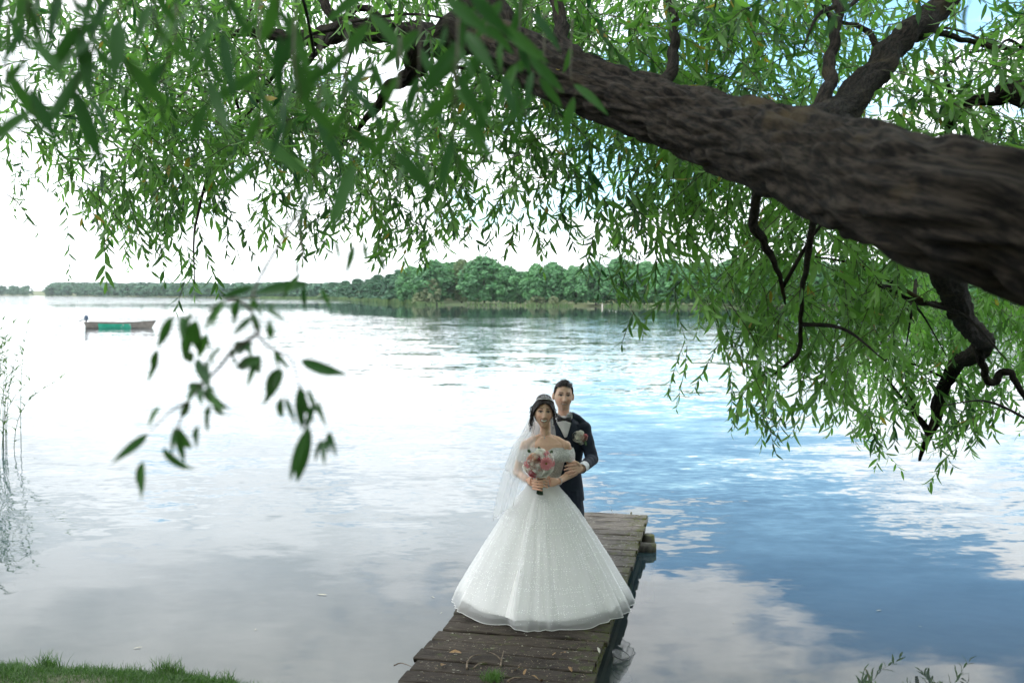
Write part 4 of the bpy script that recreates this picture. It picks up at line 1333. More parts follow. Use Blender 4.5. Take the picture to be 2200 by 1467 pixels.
# ---- gown
def cloth(name, c, rough=.8, bump=0.0, bscale=200, sheen=.3, alpha=1.0, trans=0.0, wave=False):
    m, N, L, b = new_mat(name)
    b.inputs['Base Color'].default_value = rgba(c); b.inputs['Roughness'].default_value = rough; b.inputs['Sheen Weight'].default_value = sheen
    b.inputs['Alpha'].default_value = alpha; b.inputs['Specular IOR Level'].default_value = .25
    if bump:
        tc = N.new('ShaderNodeTexCoord'); n = N.new('ShaderNodeTexNoise'); n.inputs['Scale'].default_value = bscale; n.inputs['Detail'].default_value = 4
        L.new(tc.outputs['Object'], n.inputs['Vector'])
        bp = N.new('ShaderNodeBump'); bp.inputs['Strength'].default_value = bump; bp.inputs['Distance'].default_value = .01
        L.new(n.outputs[0], bp.inputs['Height']); L.new(bp.outputs[0], b.inputs['Normal'])
        if wave:
            mr = N.new('ShaderNodeMapRange'); mr.inputs[1].default_value = .42; mr.inputs[2].default_value = .6; L.new(n.outputs[0], mr.inputs[0])
            mx = N.new('ShaderNodeMix'); mx.data_type = 'RGBA'; L.new(mr.outputs[0], mx.inputs[0])
            mx.inputs[6].default_value = rgba(tuple(k * .62 for k in c)); mx.inputs[7].default_value = rgba(c); L.new(mx.outputs[2], b.inputs['Base Color'])
    if trans:
        tr = N.new('ShaderNodeBsdfTranslucent'); tr.inputs['Color'].default_value = rgba(c)
        ms = N.new('ShaderNodeMixShader'); ms.inputs[0].default_value = trans
        tp = N.new('ShaderNodeBsdfTransparent'); m2 = N.new('ShaderNodeMixShader'); m2.inputs[0].default_value = alpha
        b.inputs['Alpha'].default_value = 1.0
        L.new(b.outputs[0], ms.inputs[1]); L.new(tr.outputs[0], ms.inputs[2]); L.new(tp.outputs[0], m2.inputs[1]); L.new(ms.outputs[0], m2.inputs[2])
        L.new(m2.outputs[0], N['Material Output'].inputs['Surface'])
    return m
M_SATIN = cloth('ivory_satin', (.80, .79, .78), .6, sheen=.2)
M_TULLE = cloth('tulle', (.90, .91, .91), .8, alpha=.34, trans=.4)
M_LACE = cloth('beaded_lace', (.80, .79, .77), .6, .9, 120, .2, wave=True)
M_VEIL = cloth('veil_tulle', (.88, .89, .89), .8, alpha=.36, trans=.45)
M_VEDGE = plain('veil_thread', (.5, .5, .5), .7)
M_HEM = cloth('hem_ribbon', (.85, .85, .84), .5, alpha=.8, trans=.3)
M_SEQ = plain('sequins', (.93, .94, .95), .12, .35, .9)
gcx, gcy = bride.location.x, BD + .02
def skirt_r(z, a, lay):
    """skirt radius at height z above the dock, angle a; lay picks the layer"""
    zz = np.clip(z, 0, .99)
    R0 = np.interp(zz, [0, .08, .22, .375, .56, .76, .88, .95, .99], [.745, .715, .635, .545, .430, .300, .205, .143, .128])
    R0 = R0 * (1.0, .955, .93)[lay]
    k = 1 - zz / .99
    w1 = a + .16 * np.sin(2 * a + .7) + .10 * np.sin(5 * a + 2.1)
    m1 = .55 + .45 * np.sin(3 * a + 1.3 + lay); m2 = .5 + .5 * np.sin(4 * a + 2.9)
    fold = (.034 * np.sin(10 * w1 + 1.1 * lay + .6) * m1 + .026 * np.sin(17 * w1 + 2.3 + lay) * m2 + .016 * np.abs(np.sin(13.5 * w1 + .7 * lay)) + .010 * np.sin(41 * w1 + 1.9 + 2 * zz)) * (k ** .75) * (1.0, 1.2, .8)[lay]
    fold = fold + (.016 * np.sin(19 * w1 + .4 * lay + 1.2 * np.sin(3 * a + .5)) * (.5 + .5 * np.sin(2.3 * a * 2 + 1)) + .006 * np.sin(47 * w1 + 3 * lay + 1.5 * zz) * m1) * np.minimum(1, k * 5)
    return R0 * (1 + fold)
def skirt(name, lay, mat, z0, z1, amp, par):
    na, nz = 220, 40
    a = np.linspace(0, 2 * PI, na, endpoint=False)
    V = []
    for j in range(nz):
        t = j / (nz - 1)
        hem = z0 + amp * (.5 + .5 * np.sin(7 * a + 1.0 + lay)) + amp * .5 * np.sin(12 * a + lay)
        z = hem * (1 - t) + z1 * t
        r_ = skirt_r(z, a, lay)
        ex = 1.0 + .0 * a
        V.append(np.stack([gcx + np.cos(a) * r_ * ex, gcy + np.sin(a) * r_ * (1.0 + .09 * (np.sin(a) < 0) * (1 - z / .99)), DOCK_Z + z], 1))
    V = np.concatenate(V)
    i = np.arange(nz - 1)[:, None] * na; k = np.arange(na)[None, :]; k2 = (k + 1) % na
    Q = np.stack([i + k, i + k2, i + na + k2, i + na + k], -1).reshape(-1, 4)
    return np_mesh(name, V, quads=Q, mat=mat, parent=par, smooth=True), V[:na]
gown = empty('gown', (0, 0, 0)); gown.parent = bride
gown.location = (0, 0, 0)
lin, _ = skirt('skirt_lining', 2, M_SATIN, .060, .97, .006, gown)
tu1, _ = skirt('tulle_layer', 1, M_TULLE, .035, .98, .006, gown)
tu0, hem0 = skirt('tulle_layer', 0, M_TULLE, .012, .985, .006, gown)
b = MB(); b.tube([Vector(p) for p in hem0] + [Vector(hem0[0])], .0026, 5, cap=False); b.build('hem', M_HEM, gown)
# sequins: dashes running down the cloth and short cross dashes, on the outer layers
def sequins():
    r_ = np.random.default_rng(33)
    Vs = []
    def put(a, z, s, tilt):
        rad = float(skirt_r(np.array([z]), np.array([a]), 0)[0]) + .004
        n = np.array([math.cos(a), math.sin(a), .55]); n /= np.linalg.norm(n)
        t1 = np.array([-math.sin(a), math.cos(a), 0]); t2 = np.cross(n, t1)
        n2 = t1 * tilt[0] + t2 * tilt[1]
        c = np.array([gcx + math.cos(a) * rad, gcy + math.sin(a) * rad * (1.0 + .09 * (math.sin(a) < 0) * (1 - z / .99)), DOCK_Z + z])
        e1 = t1 + n * tilt[0]; e2 = t2 + n * tilt[1]
        Vs.append([c - e1 * s, c - e2 * s, c + e1 * s, c + e2 * s])
    for k in range(420):
        a = r_.uniform(PI, 2 * PI) if r_.random() < .8 else r_.uniform(0, PI)
        z = r_.beta(1.3, 1.5) * .80 + .06
        horiz = r_.random() < .34
        n_ = r_.integers(4, 14)
        for i in range(n_):
            if r_.random() < .25: continue
            aa = a + (i * .018 / max(.2, .74 - .7 * z) if horiz else r_.normal() * .002)
            zz = z + (r_.normal() * .001 if horiz else i * .013)
            if zz > .9: continue
            put(aa, zz, r_.uniform(.002, .004), r_.normal(size=2) * .35)
    for k in range(1500):
        a = r_.uniform(PI, 2 * PI); z = r_.random() ** .9 * .85 + .05
        put(a, z, r_.uniform(.0014, .003), r_.normal(size=2) * .4)
    V = np.array(Vs).reshape(-1, 3)
    o = np_mesh('sequins', V, quads=np.arange(len(V)).reshape(-1, 4), mat=M_SEQ, parent=gown)
    tag(o, kind='stuff')
sequins()
# bodice: follows the torso with a sweetheart neckline
bv, bf = [], []
na, nz = 72, 22
for j in range(nz):
    t = j / (nz - 1)
    for i in range(na):
        a = 2 * PI * i / na
        fr_ = max(0, -math.sin(a))
        ztop = B(1171, 964 + 8 * fr_ * math.exp(-(math.cos(a) / .22) ** 2) - 5 * fr_, 8.2).z
        zbot = B(1168, 1052, 8.2).z
        z = zbot + (ztop - zbot) * t
        py_ = np.interp(z, sorted([B(x, y, 8.24).z for x, y, _, _ in tz]), [q[1] for q in sorted(tz, key=lambda q: -q[1])])
        ax_ = np.interp(-py_, [-q[1] for q in reversed(tz)], [q[2] for q in reversed(tz)]); by_ = np.interp(-py_, [-q[1] for q in reversed(tz)], [q[3] for q in reversed(tz)])
        cx_ = np.interp(py_, [q[1] for q in tz], [B(q[0], q[1], 8.24).x for q in tz])
        bust = .045 * math.exp(-((py_ - 985) / 17) ** 2) * (math.exp(-((math.cos(a) - .45) / .38) ** 2) + math.exp(-((math.cos(a) + .45) / .38) ** 2)) * fr_ ** .5
        bv.append((cx_ + math.cos(a) * (ax_ + .008), 8.24 + math.sin(a) * (by_ + .009 + bust), z))
for j in range(nz - 1):
    for i in range(na): bf.append((j * na + i, j * na + (i + 1) % na, (j + 1) * na + (i + 1) % na, (j + 1) * na + i))
b = MB(); b.add(bv, bf); b.build('bodice', M_LACE, gown)
# off-shoulder lace band round the bust and both upper arms
bv, bf = [], []
na, nz = 96, 9
for j in range(nz):
    t = j / (nz - 1)
    for i in range(na):
        a = 2 * PI * i / na
        c_, s_ = math.cos(a), math.sin(a)
        fr_ = max(0, -s_)
        vdip = fr_ * math.exp(-(c_ / .30) ** 2)
        top = 961 + 15 * vdip + 1.5 * math.sin(a * 9); bot = 986 - 3 * vdip + (3 if abs(c_) > .75 else 0) + .9 * math.sin(a * 31)
        py_ = bot + (top - bot) * t
        puff = .010 * math.sin(PI * t)
        rx = .240 + puff - .012 * t; ry = .172 + puff
        p = B(1172.5, py_, 8.235)
        bv.append((p.x + c_ * abs(c_) ** -.18 * rx if abs(c_) > 1e-3 else p.x, 8.235 + s_ * (ry - .022 * vdip), p.z))
for j in range(nz - 1):
    for i in range(na): bf.append((j * na + i, j * na + (i + 1) % na, (j + 1) * na + (i + 1) % na, (j + 1) * na + i))
b = MB(); b.add(bv, bf); b.build('off_shoulder_band', M_LACE, gown)

# ---- veil: two tiers falling from the back of the head over her right arm
veil = empty('veil', (0, 0, 0)); veil.parent = bride
def sheet(name, rows, par, edge=None, n=26, m=30, wob=.012, seed=0):
    """rows: list of (left point, middle point, right point); lofted"""
    rr = np.random.default_rng(seed)
    cr = [spline(q, n) for q in rows]
    G = np.array([spline([c[i] for c in cr], m) for i in range(n)])      # n across, m down
    ii = np.arange(n)[:, None]; jj = np.arange(m)[None, :]
    w_ = wob * np.sin(ii * 1.15 + seed + .03 * jj) * (.25 + .75 * jj / m)
    G[:, :, 1] += w_; G[:, :, 0] += .5 * wob * np.sin(ii * .8 + 1.3) * (jj / m)
    V = G.reshape(-1, 3)
    i = np.arange(n - 1)[:, None] * m + np.arange(m - 1)[None, :]
    Q = np.stack([i, i + 1, i + m + 1, i + m], -1).reshape(-1, 4)
    o = np_mesh(name, V, quads=Q, mat=M_VEIL, parent=par, smooth=True)
    if edge:
        b = MB(); b.tube([Vector(G[k, m - 1]) for k in range(n)] , .0013, 5); b.build('edge_thread', M_VEDGE, par)
        b = MB(); b.tube([Vector(G[0, k]) for k in range(m // 2, m)], .001, 5); b.build('edge_thread', M_VEDGE, par)
    return o
sheet('upper_tier', [(B(1140, 893, 8.30), B(1152, 876, 8.30), B(1172, 872, 8.32)),
                     (B(1128, 925, 8.20), B(1142, 922, 8.19), B(1157, 925, 8.33)),
                     (B(1105, 950, 8.16), B(1122, 945, 8.11), B(1149, 951, 8.10)),
                     (B(1091, 985, 8.14), B(1110, 985, 8.06), B(1146, 985, 8.05)),
                     (B(1083, 1003, 8.14), B(1104, 1024, 8.03), B(1137, 1043, 7.99))], veil, True, seed=1)
sheet('lower_tier', [(B(1138, 895, 8.36), B(1152, 880, 8.38), B(1180, 880, 8.38)),
                     (B(1113, 945, 8.34), B(1140, 940, 8.36), B(1175, 940, 8.36)),
                     (B(1084, 1005, 8.32), B(1100, 1010, 8.20), B(1122, 1020, 8.14)),
                     (B(1068, 1060, 8.34), B(1085, 1058, 8.12), B(1108, 1060, 8.05)),
                     (B(1057, 1118, 8.40), B(1076, 1100, 8.08), B(1101, 1090, 7.98))], veil, True, seed=2, wob=.018)
sheet('back_fall', [(B(1140, 893, 8.38), B(1160, 885, 8.40), B(1185, 885, 8.38)),
                    (B(1105, 960, 8.38), B(1140, 960, 8.40), B(1190, 960, 8.38)),
                    (B(1080, 1030, 8.42), B(1100, 1050, 8.45), B(1120, 1050, 8.45)),
                    (B(1058, 1100, 8.50), B(1075, 1120, 8.52), B(1090, 1130, 8.50))], veil, False, seed=3, wob=.02)

# ================================================================== BOUQUET
bq = empty('bouquet', B(1160, 1062, 7.93), 'round bouquet of white roses and pink flowers held before the bride', 'bouquet')
M_ROSEW = cloth('white_petal', (.93, .92, .86), .6, sheen=0, trans=.45)
M_ROSEP = cloth('blush_petal', (.78, .56, .50), .6, sheen=0, trans=.45)
M_PINK = cloth('pink_petal', (.80, .36, .38), .6, sheen=0, trans=.45)
M_DEEP = cloth('deep_pink_petal', (.66, .20, .24), .6, sheen=0, trans=.45)
M_PEACH = cloth('peach_petal', (.84, .58, .46), .6, sheen=0, trans=.45)
M_CENTRE = plain('flower_centre', (.30, .20, .04), .8)
M_STEM = plain('dark_stem', (.012, .045, .020), .5)
M_LEAF = plain('bouquet_leaf', (.05, .11, .045), .5)
def petal(mb, c, ax, side, L_, w, cup, open_):
    """one petal: base at c, leaning from axis ax towards side"""
    n = 5
    V = []
    up = ax
    for i in range(n + 1):
        t = i / n
        ang = open_ * t ** .8 + cup * (t - .5)
        p = c + (up * math.cos(open_ * .6 + cup * t) + side * math.sin(open_ * .6 + cup * t)) * L_ * t
        ww = w * math.sin(PI * (.12 + .80 * t)) ** .7
        tang = up.cross(side).normalized()
        inn = up * .22 * ww
        V += [p - tang * ww + inn, p, p + tang * ww + inn]
    F = []
    for i in range(n):
        for j in (0, 1): F.append((i * 3 + j, i * 3 + j + 1, i * 3 + j + 4, i * 3 + j + 3))
    mb.add(V, F)
def rose(c, ax, rad, mat, par, seed):
    """cupped petals, patches of growing shells round a tight heart"""
    rr = np.random.default_rng(seed); mb = MB()
    o = ax.orthogonal().normalized(); o2 = ax.cross(o)
    rad = rad * .72
    mb.ell(c, rad * .34, None, 8, 6)
    for ring, (n_, k, rim) in enumerate(((3, .42, .35), (4, .60, .62), (5, .80, .95), (6, 1.0, 1.30))):
        for i_ in range(n_):
            ph = 2 * PI * i_ / n_ + ring * .7 + rr.normal() * .15
            span = 1.25 * PI / n_ * rr.uniform(.9, 1.1)
            V, nu_, nv_ = [], 6, 5
            for b_ in range(nv_):
                t = b_ / (nv_ - 1)
                for a_ in range(nu_):
                    u_ = a_ / (nu_ - 1) * 2 - 1
                    th = 2.5 + (rim + .22 * u_ * u_ - 2.5) * t
                    f_ = ph + u_ * span * (.35 + .65 * t ** .5)
                    r_ = rad * k * (1 + .16 * max(0, t - .75) * 4 * (1 if ring > 1 else .3) + .05 * math.sin(3 * u_ + seed))
                    V.append(c + (o * math.cos(f_) + o2 * math.sin(f_)) * (r_ * math.sin(th)) + ax * (r_ * math.cos(th) * .9))
            F = [(b_ * nu_ + a_, b_ * nu_ + a_ + 1, (b_ + 1) * nu_ + a_ + 1, (b_ + 1) * nu_ + a_) for b_ in range(nv_ - 1) for a_ in range(nu_ - 1)]
            mb.add(V, F)
    return mb.build('rose', mat, par)
def gerbera(c, ax, rad, par, seed, mat):
    rr = np.random.default_rng(seed); mb = MB()
    o = ax.orthogonal().normalized(); o2 = ax.cross(o)
    for ring, (n_, open_, L_) in enumerate(((20, 1.50, 1.0), (16, 1.32, .78), (12, 1.05, .5))):
        for i in range(n_):
            a = 2 * PI * i / n_ + ring * .2 + rr.normal() * .04
            petal(mb, c + ax * .003 * ring, ax, o * math.cos(a) + o2 * math.sin(a), rad * L_, rad * .16, .45, open_)
    g_ = mb.build('gerbera', mat, par)
    b = MB(); b.ell(c + ax * .007, (rad * .2,) * 3, None, 10, 8); b.build('flower_centre', M_CENTRE, g_)
    return g_
bc = B(1157, 994, 7.93)
def ray(px, py, lift=0.0):
    """point on the bouquet dome seen at this photo pixel, with its outward axis"""
    rad = .128
    q = B(px, py, 7.93); dx, dz = q.x - bc.x, q.z - bc.z
    h = math.sqrt(max(.0009, rad * rad - dx * dx - dz * dz))
    n = Vector((dx, -h, dz)).normalized()
    return bc + Vector((dx, -h * .80, dz)) + n * lift, n
ball = MB(); ball.ell(bc, (.100, .07, .095), None, 20, 14); ball.build('greenery', M_LEAF, bq)
for k, (px, py, kind, rad) in enumerate([
        (1171, 991, 'g', .056), (1162, 966, 'w', .034), (1168, 975, 'w', .034), (1183, 980, 'w', .036), (1151, 974, 'w', .030), (1143, 979, 'p', .034),
        (1139, 990, 'w', .030), (1129, 998, 'k', .028), (1131, 1009, 'w', .032), (1148, 1012, 'w', .032), (1155, 999, 'w', .036), (1172, 1014, 'w', .044),
        (1184, 1008, 'w', .036), (1190, 996, 'k', .030), (1141, 1017, 'd', .034), (1158, 978, 'd', .026), (1176, 972, 'k', .028), (1135, 984, 'b', .026), (1164, 1019, 'w', .034),
        (1146, 1000, 'b', .026), (1187, 987, 'b', .026), (1150, 986, 'b', .026), (1124, 1005, 'w', .026), (1160, 1008, 'b', .026)]):
    c, ax = ray(px, py, -.014 if kind != 'g' else .010)
    if kind == 'g': gerbera(c, Vector((.12, -1, .05)).normalized(), rad, bq, k, M_PINK)
    else: rose(c, ax, rad * 1.5, {'w': M_ROSEW, 'p': M_PEACH, 'k': M_PINK, 'd': M_DEEP, 'b': M_ROSEP}[kind], bq, k)
fb = MB()
for k in range(28):
    px, py = 1152 + rh.normal() * 18, 996 + rh.normal() * 15
    if (px - 1157) ** 2 + (py - 994) ** 2 > 34 ** 2: continue
    c, ax = ray(px, py, .004 + rh.random() * .012)
    fb.ell(c, rh.uniform(.003, .006), None, 6, 5)
tag(fb.build('filler_blossoms', M_ROSEW, bq), kind='stuff')
for k, (px, py, dx, dy) in enumerate([(1140, 972, -5, -5), (1182, 974, 4, -5), (1150, 1020, -2, 4), (1157, 964, 2, -3)]):
    a = B(px, py, 7.90); e = B(px + dx, py + dy, 7.90)
    b = MB(); petal(b, a, (e - a).normalized(), Vector((0, -1, 0)), (e - a).length * 1.4, .012, .3, .2); b.build('leaf', M_LEAF, bq)
for k in range(13):
    a = k * 2.399; rr_ = .017 * math.sqrt(k / 13)
    b = MB()
    t0 = bc + Vector((math.cos(a) * rr_, math.sin(a) * rr_, -.07)); m0 = B(1160, 1036, 7.945) + Vector((math.cos(a) * rr_, math.sin(a) * rr_, 0))
    e0 = B(1160, 1060 + (k % 3) * 1.5, 7.935) + Vector((math.cos(a) * rr_ * 1.7, math.sin(a) * rr_ * 1.5, 0))
    b.tube([t0, m0, e0], .0052, 7); b.build('stem', M_STEM, bq)
b = MB(); b.tube([B(1160, 1024, 7.945), B(1160, 1050, 7.945)], [.0255, .0245], 14, cap=False); b.build('ribbon_wrap', plain('grey_ribbon', (.16, .16, .17), .5), bq)

# ================================================================== GROOM
GD = 8.58
groom = empty('person', (P(1205, 900, GD).x, GD, DOCK_Z), 'man in a dark navy suit and black bow tie standing behind the bride', 'person')
G = lambda px, py, d=GD: P(px, py, d)
gh = G(1210.5, 849.0, 8.55)
Rg = Matrix.Rotation(R(3), 3, 'Y') @ Matrix.Rotation(R(4), 3, 'Z') @ Matrix.Rotation(R(-2), 3, 'X')
SKG = (0.74, 0.48, 0.36)
mb = MB()
add_head(mb, gh, Rg, True)
mb.tube([G(1211, 868, 8.62), G(1211, 885, 8.63), G(1211, 899, 8.63), G(1211, 910, 8.63)], [(.054, .052), (.050, .050), (.056, .056), (.09, .07)], 20, up=(1, 0, 0))
gt = [(1211, 900, .09, .07), (1210, 912, .16, .095), (1209, 930, .185, .115), (1208, 960, .175, .12), (1207, 1000, .155, .11), (1206, 1040, .16, .11), (1206, 1075, .17, .115)]
mb.tube([G(x, y, 8.62) for x, y, a, b_ in gt], [(a, b_) for x, y, a, b_ in gt], 24, up=(1, 0, 0))
gsl, gel, gwl = G(1253, 918, 8.62), G(1272, 986, 8.50), G(1250, 1006, 8.20)
gsr, ger, gwr = G(1158, 917, 8.62), G(1142, 985, 8.68), G(1165, 1035, 8.50)
arm(mb, gsl, gel, gwl, (.055, .044, .028)); arm(mb, gsr, ger, gwr, (.055, .044, .028))
for s in (-1, 1):
    mb.tube([G(1206 + s * 24, 1065, 8.62), G(1206 + s * 25, 1170, 8.60), G(1206 + s * 25, 1270, 8.62)], [.09, .065, .045], 14)
    mb.ell(G(1206 + s * 25, 1283, 8.56), (.045, .12, .04))
# left hand resting on the bride's forearm and upper arm
kn = G(1236, 1004, 8.135)
mb.tube([gwl, gwl.lerp(kn, .5) + Vector((0, -.006, 0)), kn], [(.028, .024), (.045, .021), (.047, .018)], 14, up=(0, .25, 1))
for i in range(4):
    y0 = 998.5 + i * 5.6; ln = (1.0, 1.05, 1.0, .85)[i]
    finger(mb, [G(1238, y0, 8.125), G(1229 - (0 if i < 2 else -1), y0 + .5 + i * .9, 8.10), G(1238 - 19 * ln, y0 + 1.5 + i * 1.5, 8.112), G(1238 - 24 * ln, y0 + 3 + i * 1.8, 8.14)], .0108, .0085)
finger(mb, [G(1247, 1000, 8.15), G(1241, 994, 8.125), G(1235, 992, 8.12), G(1230, 993, 8.13)], .0125, .0098)
mb.ell(gwr, (.04, .03, .05))
gbody, gco = remesh('body', mb, 0.0029, 5, M_SKIN, groom, .45)
def groom_extra(co, col, loc):
    # short stubble shadow round mouth and jaw
    X, Y, Z = loc[:, 0], loc[:, 1], loc[:, 2]
    m = ((Z < -.045) & (Z > -.125) & (np.abs(loc).max(1) < .13)).astype(float) * .16
    col[:] = col * (1 - m[:, None]) + np.array((.20, .14, .12)) * m[:, None]
paint(gbody, gco, gh, Rg, True, SKG, groom_extra)
HG = lambda x, y, z: gh + Rg @ Vector((x, y, z))
hm = MB()
V, F = unit_sphere(48, 36); Hs = head_shape(V, True)
up_ = np.clip(Hs[:, 2] / .12, 0, 1)
sc = Hs * (1.035 + .045 * up_[:, None]) + np.array([0, .004, 0]) + np.stack([0 * up_, 0 * up_, .002 * up_ ** 2], 1)
sc[:, 1] -= .006 * up_
sc[:, 0] += np.sign(sc[:, 0]) * .016 * np.clip(np.abs(sc[:, 0]) / .05, 0, 1) * (up_ * (1.25 - up_)) * 2
sc += rh.normal(size=sc.shape) * .0012
line = np.where(np.abs(Hs[:, 0]) < .058, .070 - 3.0 * Hs[:, 0] ** 2, .070 - 3.0 * .058 ** 2 - (np.abs(Hs[:, 0]) - .058) * 3.2)
keep = ((Hs[:, 2] > line) & (Hs[:, 1] < .0)) | ((Hs[:, 1] >= -.012) & (Hs[:, 2] > -.012)) | ((Hs[:, 1] > .03) & (Hs[:, 2] > -.07))
hm.add([HG(*p) for p in sc], [f for f in F if all(keep[i] for i in f)])
ghair = hm.build('hair', M_HAIRG, groom)
st = MB()
for k in range(520):
    a = rh.uniform(0, 2 * PI); zt = rh.random()
    i = rh.integers(len(V))
    if not keep[i] or Hs[i, 2] < .075: continue
    p = sc[i]; n = p / np.linalg.norm(p)
    L_ = .004 + .004 * rh.random() * up_[i]
    q1 = p + n * .3 * L_ + np.array([.004, -.004 * (p[1] < 0), 0]); q2 = p + n * L_ + np.array([.006 * rh.normal() + .008, -.006, -.001])
    st.tube([HG(*(p - n * .003)), HG(*q1), HG(*q2)], [.0028, .0024, .0006], 4)
tag(st.build('hair_tufts', M_HAIRG, ghair), kind='stuff')

# ---- suit
def suit_mat(name, c, rough=.75):
    m, N, L, b = new_mat(name)
    tc = N.new('ShaderNodeTexCoord'); n = N.new('ShaderNodeTexNoise'); n.inputs['Scale'].default_value = 18; n.inputs['Detail'].default_value = 7
    L.new(tc.outputs['Object'], n.inputs['Vector'])
    mx = N.new('ShaderNodeMix'); mx.data_type = 'RGBA'; L.new(n.outputs[0], mx.inputs[0]); mx.inputs[6].default_value = rgba(tuple(k * .75 for k in c)); mx.inputs[7].default_value = rgba(tuple(k * 1.3 for k in c))
    L.new(mx.outputs[2], b.inputs['Base Color']); b.inputs['Roughness'].default_value = rough; b.inputs['Sheen Weight'].default_value = .03; b.inputs['Specular IOR Level'].default_value = .2
    bp = N.new('ShaderNodeBump'); bp.inputs['Strength'].default_value = .35; bp.inputs['Distance'].default_value = .02; L.new(n.outputs[0], bp.inputs['Height']); L.new(bp.outputs[0], b.inputs['Normal'])
    return m
M_SUIT = suit_mat('navy_suit', (.012, .018, .032))
M_LAPEL = suit_mat('navy_lapel', (.014, .021, .037), .6)
M_VEST = suit_mat('dark_waistcoat', (.009, .013, .023))
M_SHIRT = plain('white_shirt', (.70, .71, .74), .7)
M_BOW = plain('black_bow', (.008, .009, .012), .4)
jk = MB()
jt = [(1211, 893, .066, .056), (1211, 899, .100, .080), (1210, 908, .165, .100), (1209, 925, .196, .126), (1208, 950, .200, .135), (1206, 985, .180, .128), (1205, 1015, .178, .125), (1205, 1045, .195, .132), (1205, 1074, .207, .138)]
jk.tube([G(x, y, 8.62) for x, y, a, b_ in jt], [(a, b_) for x, y, a, b_ in jt], 32, up=(1, 0, 0))
def sleeve(mb, sh, el, wr, rs, cut=.90):
    e = el.lerp(wr, cut)
    mb.ell(sh + Vector((0, 0, -.006)), (rs[0] * 1.12, rs[0] * 1.15, rs[0]))
    p = spline([sh, sh.lerp(el, .5), el], 9)
    mb.tube([Vector(q) for q in p], [rs[0] + (rs[1] - rs[0]) * i / 8 + .0025 * math.sin(i * 2.1) for i in range(9)], 16)
    mb.ell(el, rs[1] * 1.03)
    p = spline([el, el.lerp(e, .4), e], 9)
    mb.tube([Vector(q) for q in p], [rs[1] + (rs[2] - rs[1]) * i / 8 + .003 * math.sin(i * 2.6 + 1) for i in range(9)], 16)
sleeve(jk, G(1253, 918, 8.62), G(1272, 986, 8.50), gwl, (.064, .055, .046), .74); sleeve(jk, G(1162, 918, 8.62), ger, gwr, (.064, .055, .046))
for s in (-1, 1): jk.tube([G(1209 + s * 16, 894, 8.63), G(1209 + s * 30, 901, 8.63), G(1209 + s * 44, 913, 8.62)], [.046, .046, .044], 14)
suit = empty('suit', (0, 0, 0)); suit.parent = groom
jacket, _ = remesh('jacket', jk, 0.0055, 3, M_SUIT, suit, .4)
JV = bvh_of(jacket)
tr = MB()
for s in (-1, 1):
    tr.tube([G(1206 + s * 16, 1050, 8.62), G(1206 + s * 24, 1100, 8.62), G(1206 + s * 26, 1180, 8.61), G(1206 + s * 26, 1268, 8.63)], [(.112, .125), (.105, .118), (.085, .095), (.072, .088)], 18, up=(1, 0, 0))
trs, _ = remesh('trousers', tr, 0.007, 4, M_SUIT, suit, .4)
M_SHOE = plain('black_leather', (.012, .012, .013), .25)
for s in (-1, 1):
    b = MB(); q = G(1206 + s * 25, 1280, 8.56); b.ell(Vector((q.x, q.y, DOCK_Z + .045)), (.05, .145, .045)); b.box(Vector((q.x, q.y, DOCK_Z + .012)), (.085, .25, .02)); b.build('shoe', M_SHOE, suit)
def patch(name, poly, mat, par, off, d0=8.0, target=None, thick=.004, step=1.6):
    """a piece of cloth with the outline poly (photo px) laid on the jacket front"""
    T = target or JV
    poly = np.array(poly, float)
    # triangulated grid clipped to polygon: rows of strips
    ys = np.linspace(poly[:, 1].min() + .01, poly[:, 1].max() - .01, max(5, int((np.ptp(poly[:, 1])) / step)))
    rows = []
    for y in ys:
        xs = []
        for (x1, y1), (x2, y2) in zip(poly, np.roll(poly, -1, 0)):
            if (y1 <= y) != (y2 <= y): xs.append(x1 + (y - y1) / (y2 - y1) * (x2 - x1))
        if len(xs) < 2: continue
        rows.append((y, min(xs), max(xs)))
    n = 9; V = []
    for y, a, b_ in rows:
        for i in range(n):
            q = P(a + (b_ - a) * i / (n - 1), y, 8.5)
            o_ = Vector((0, 0, CAMZ)); d_ = (q - o_).normalized()
            h = T.ray_cast(o_, d_)
            p = h[0] if h[0] is not None and h[0].y < 8.75 else q
            V.append(p - d_ * off)
    m = len(rows)
    F = [(j * n + i, j * n + i + 1, (j + 1) * n + i + 1, (j + 1) * n + i) for j in range(m - 1) for i in range(n - 1)]
    b = MB(); b.add(V, F)
    o = b.build(name, mat, par)
    sd = o.modifiers.new('thick', 'SOLIDIFY'); sd.thickness = thick; sd.offset = -1
    return o
patch('waistcoat', [(1189, 903), (1232, 903), (1226, 950), (1219, 1000), (1210, 1000), (1200, 950)], M_VEST, suit, .004)
shirt = patch('shirt', [(1187, 897), (1200, 893), (1222, 893), (1230, 896), (1227, 911), (1218.5, 938), (1213, 940), (1203, 920), (1194, 908)], M_SHIRT, suit, .008)
patch('placket', [(1208, 906), (1216, 906), (1216, 937), (1211, 937)], M_SHIRT, shirt, .012)
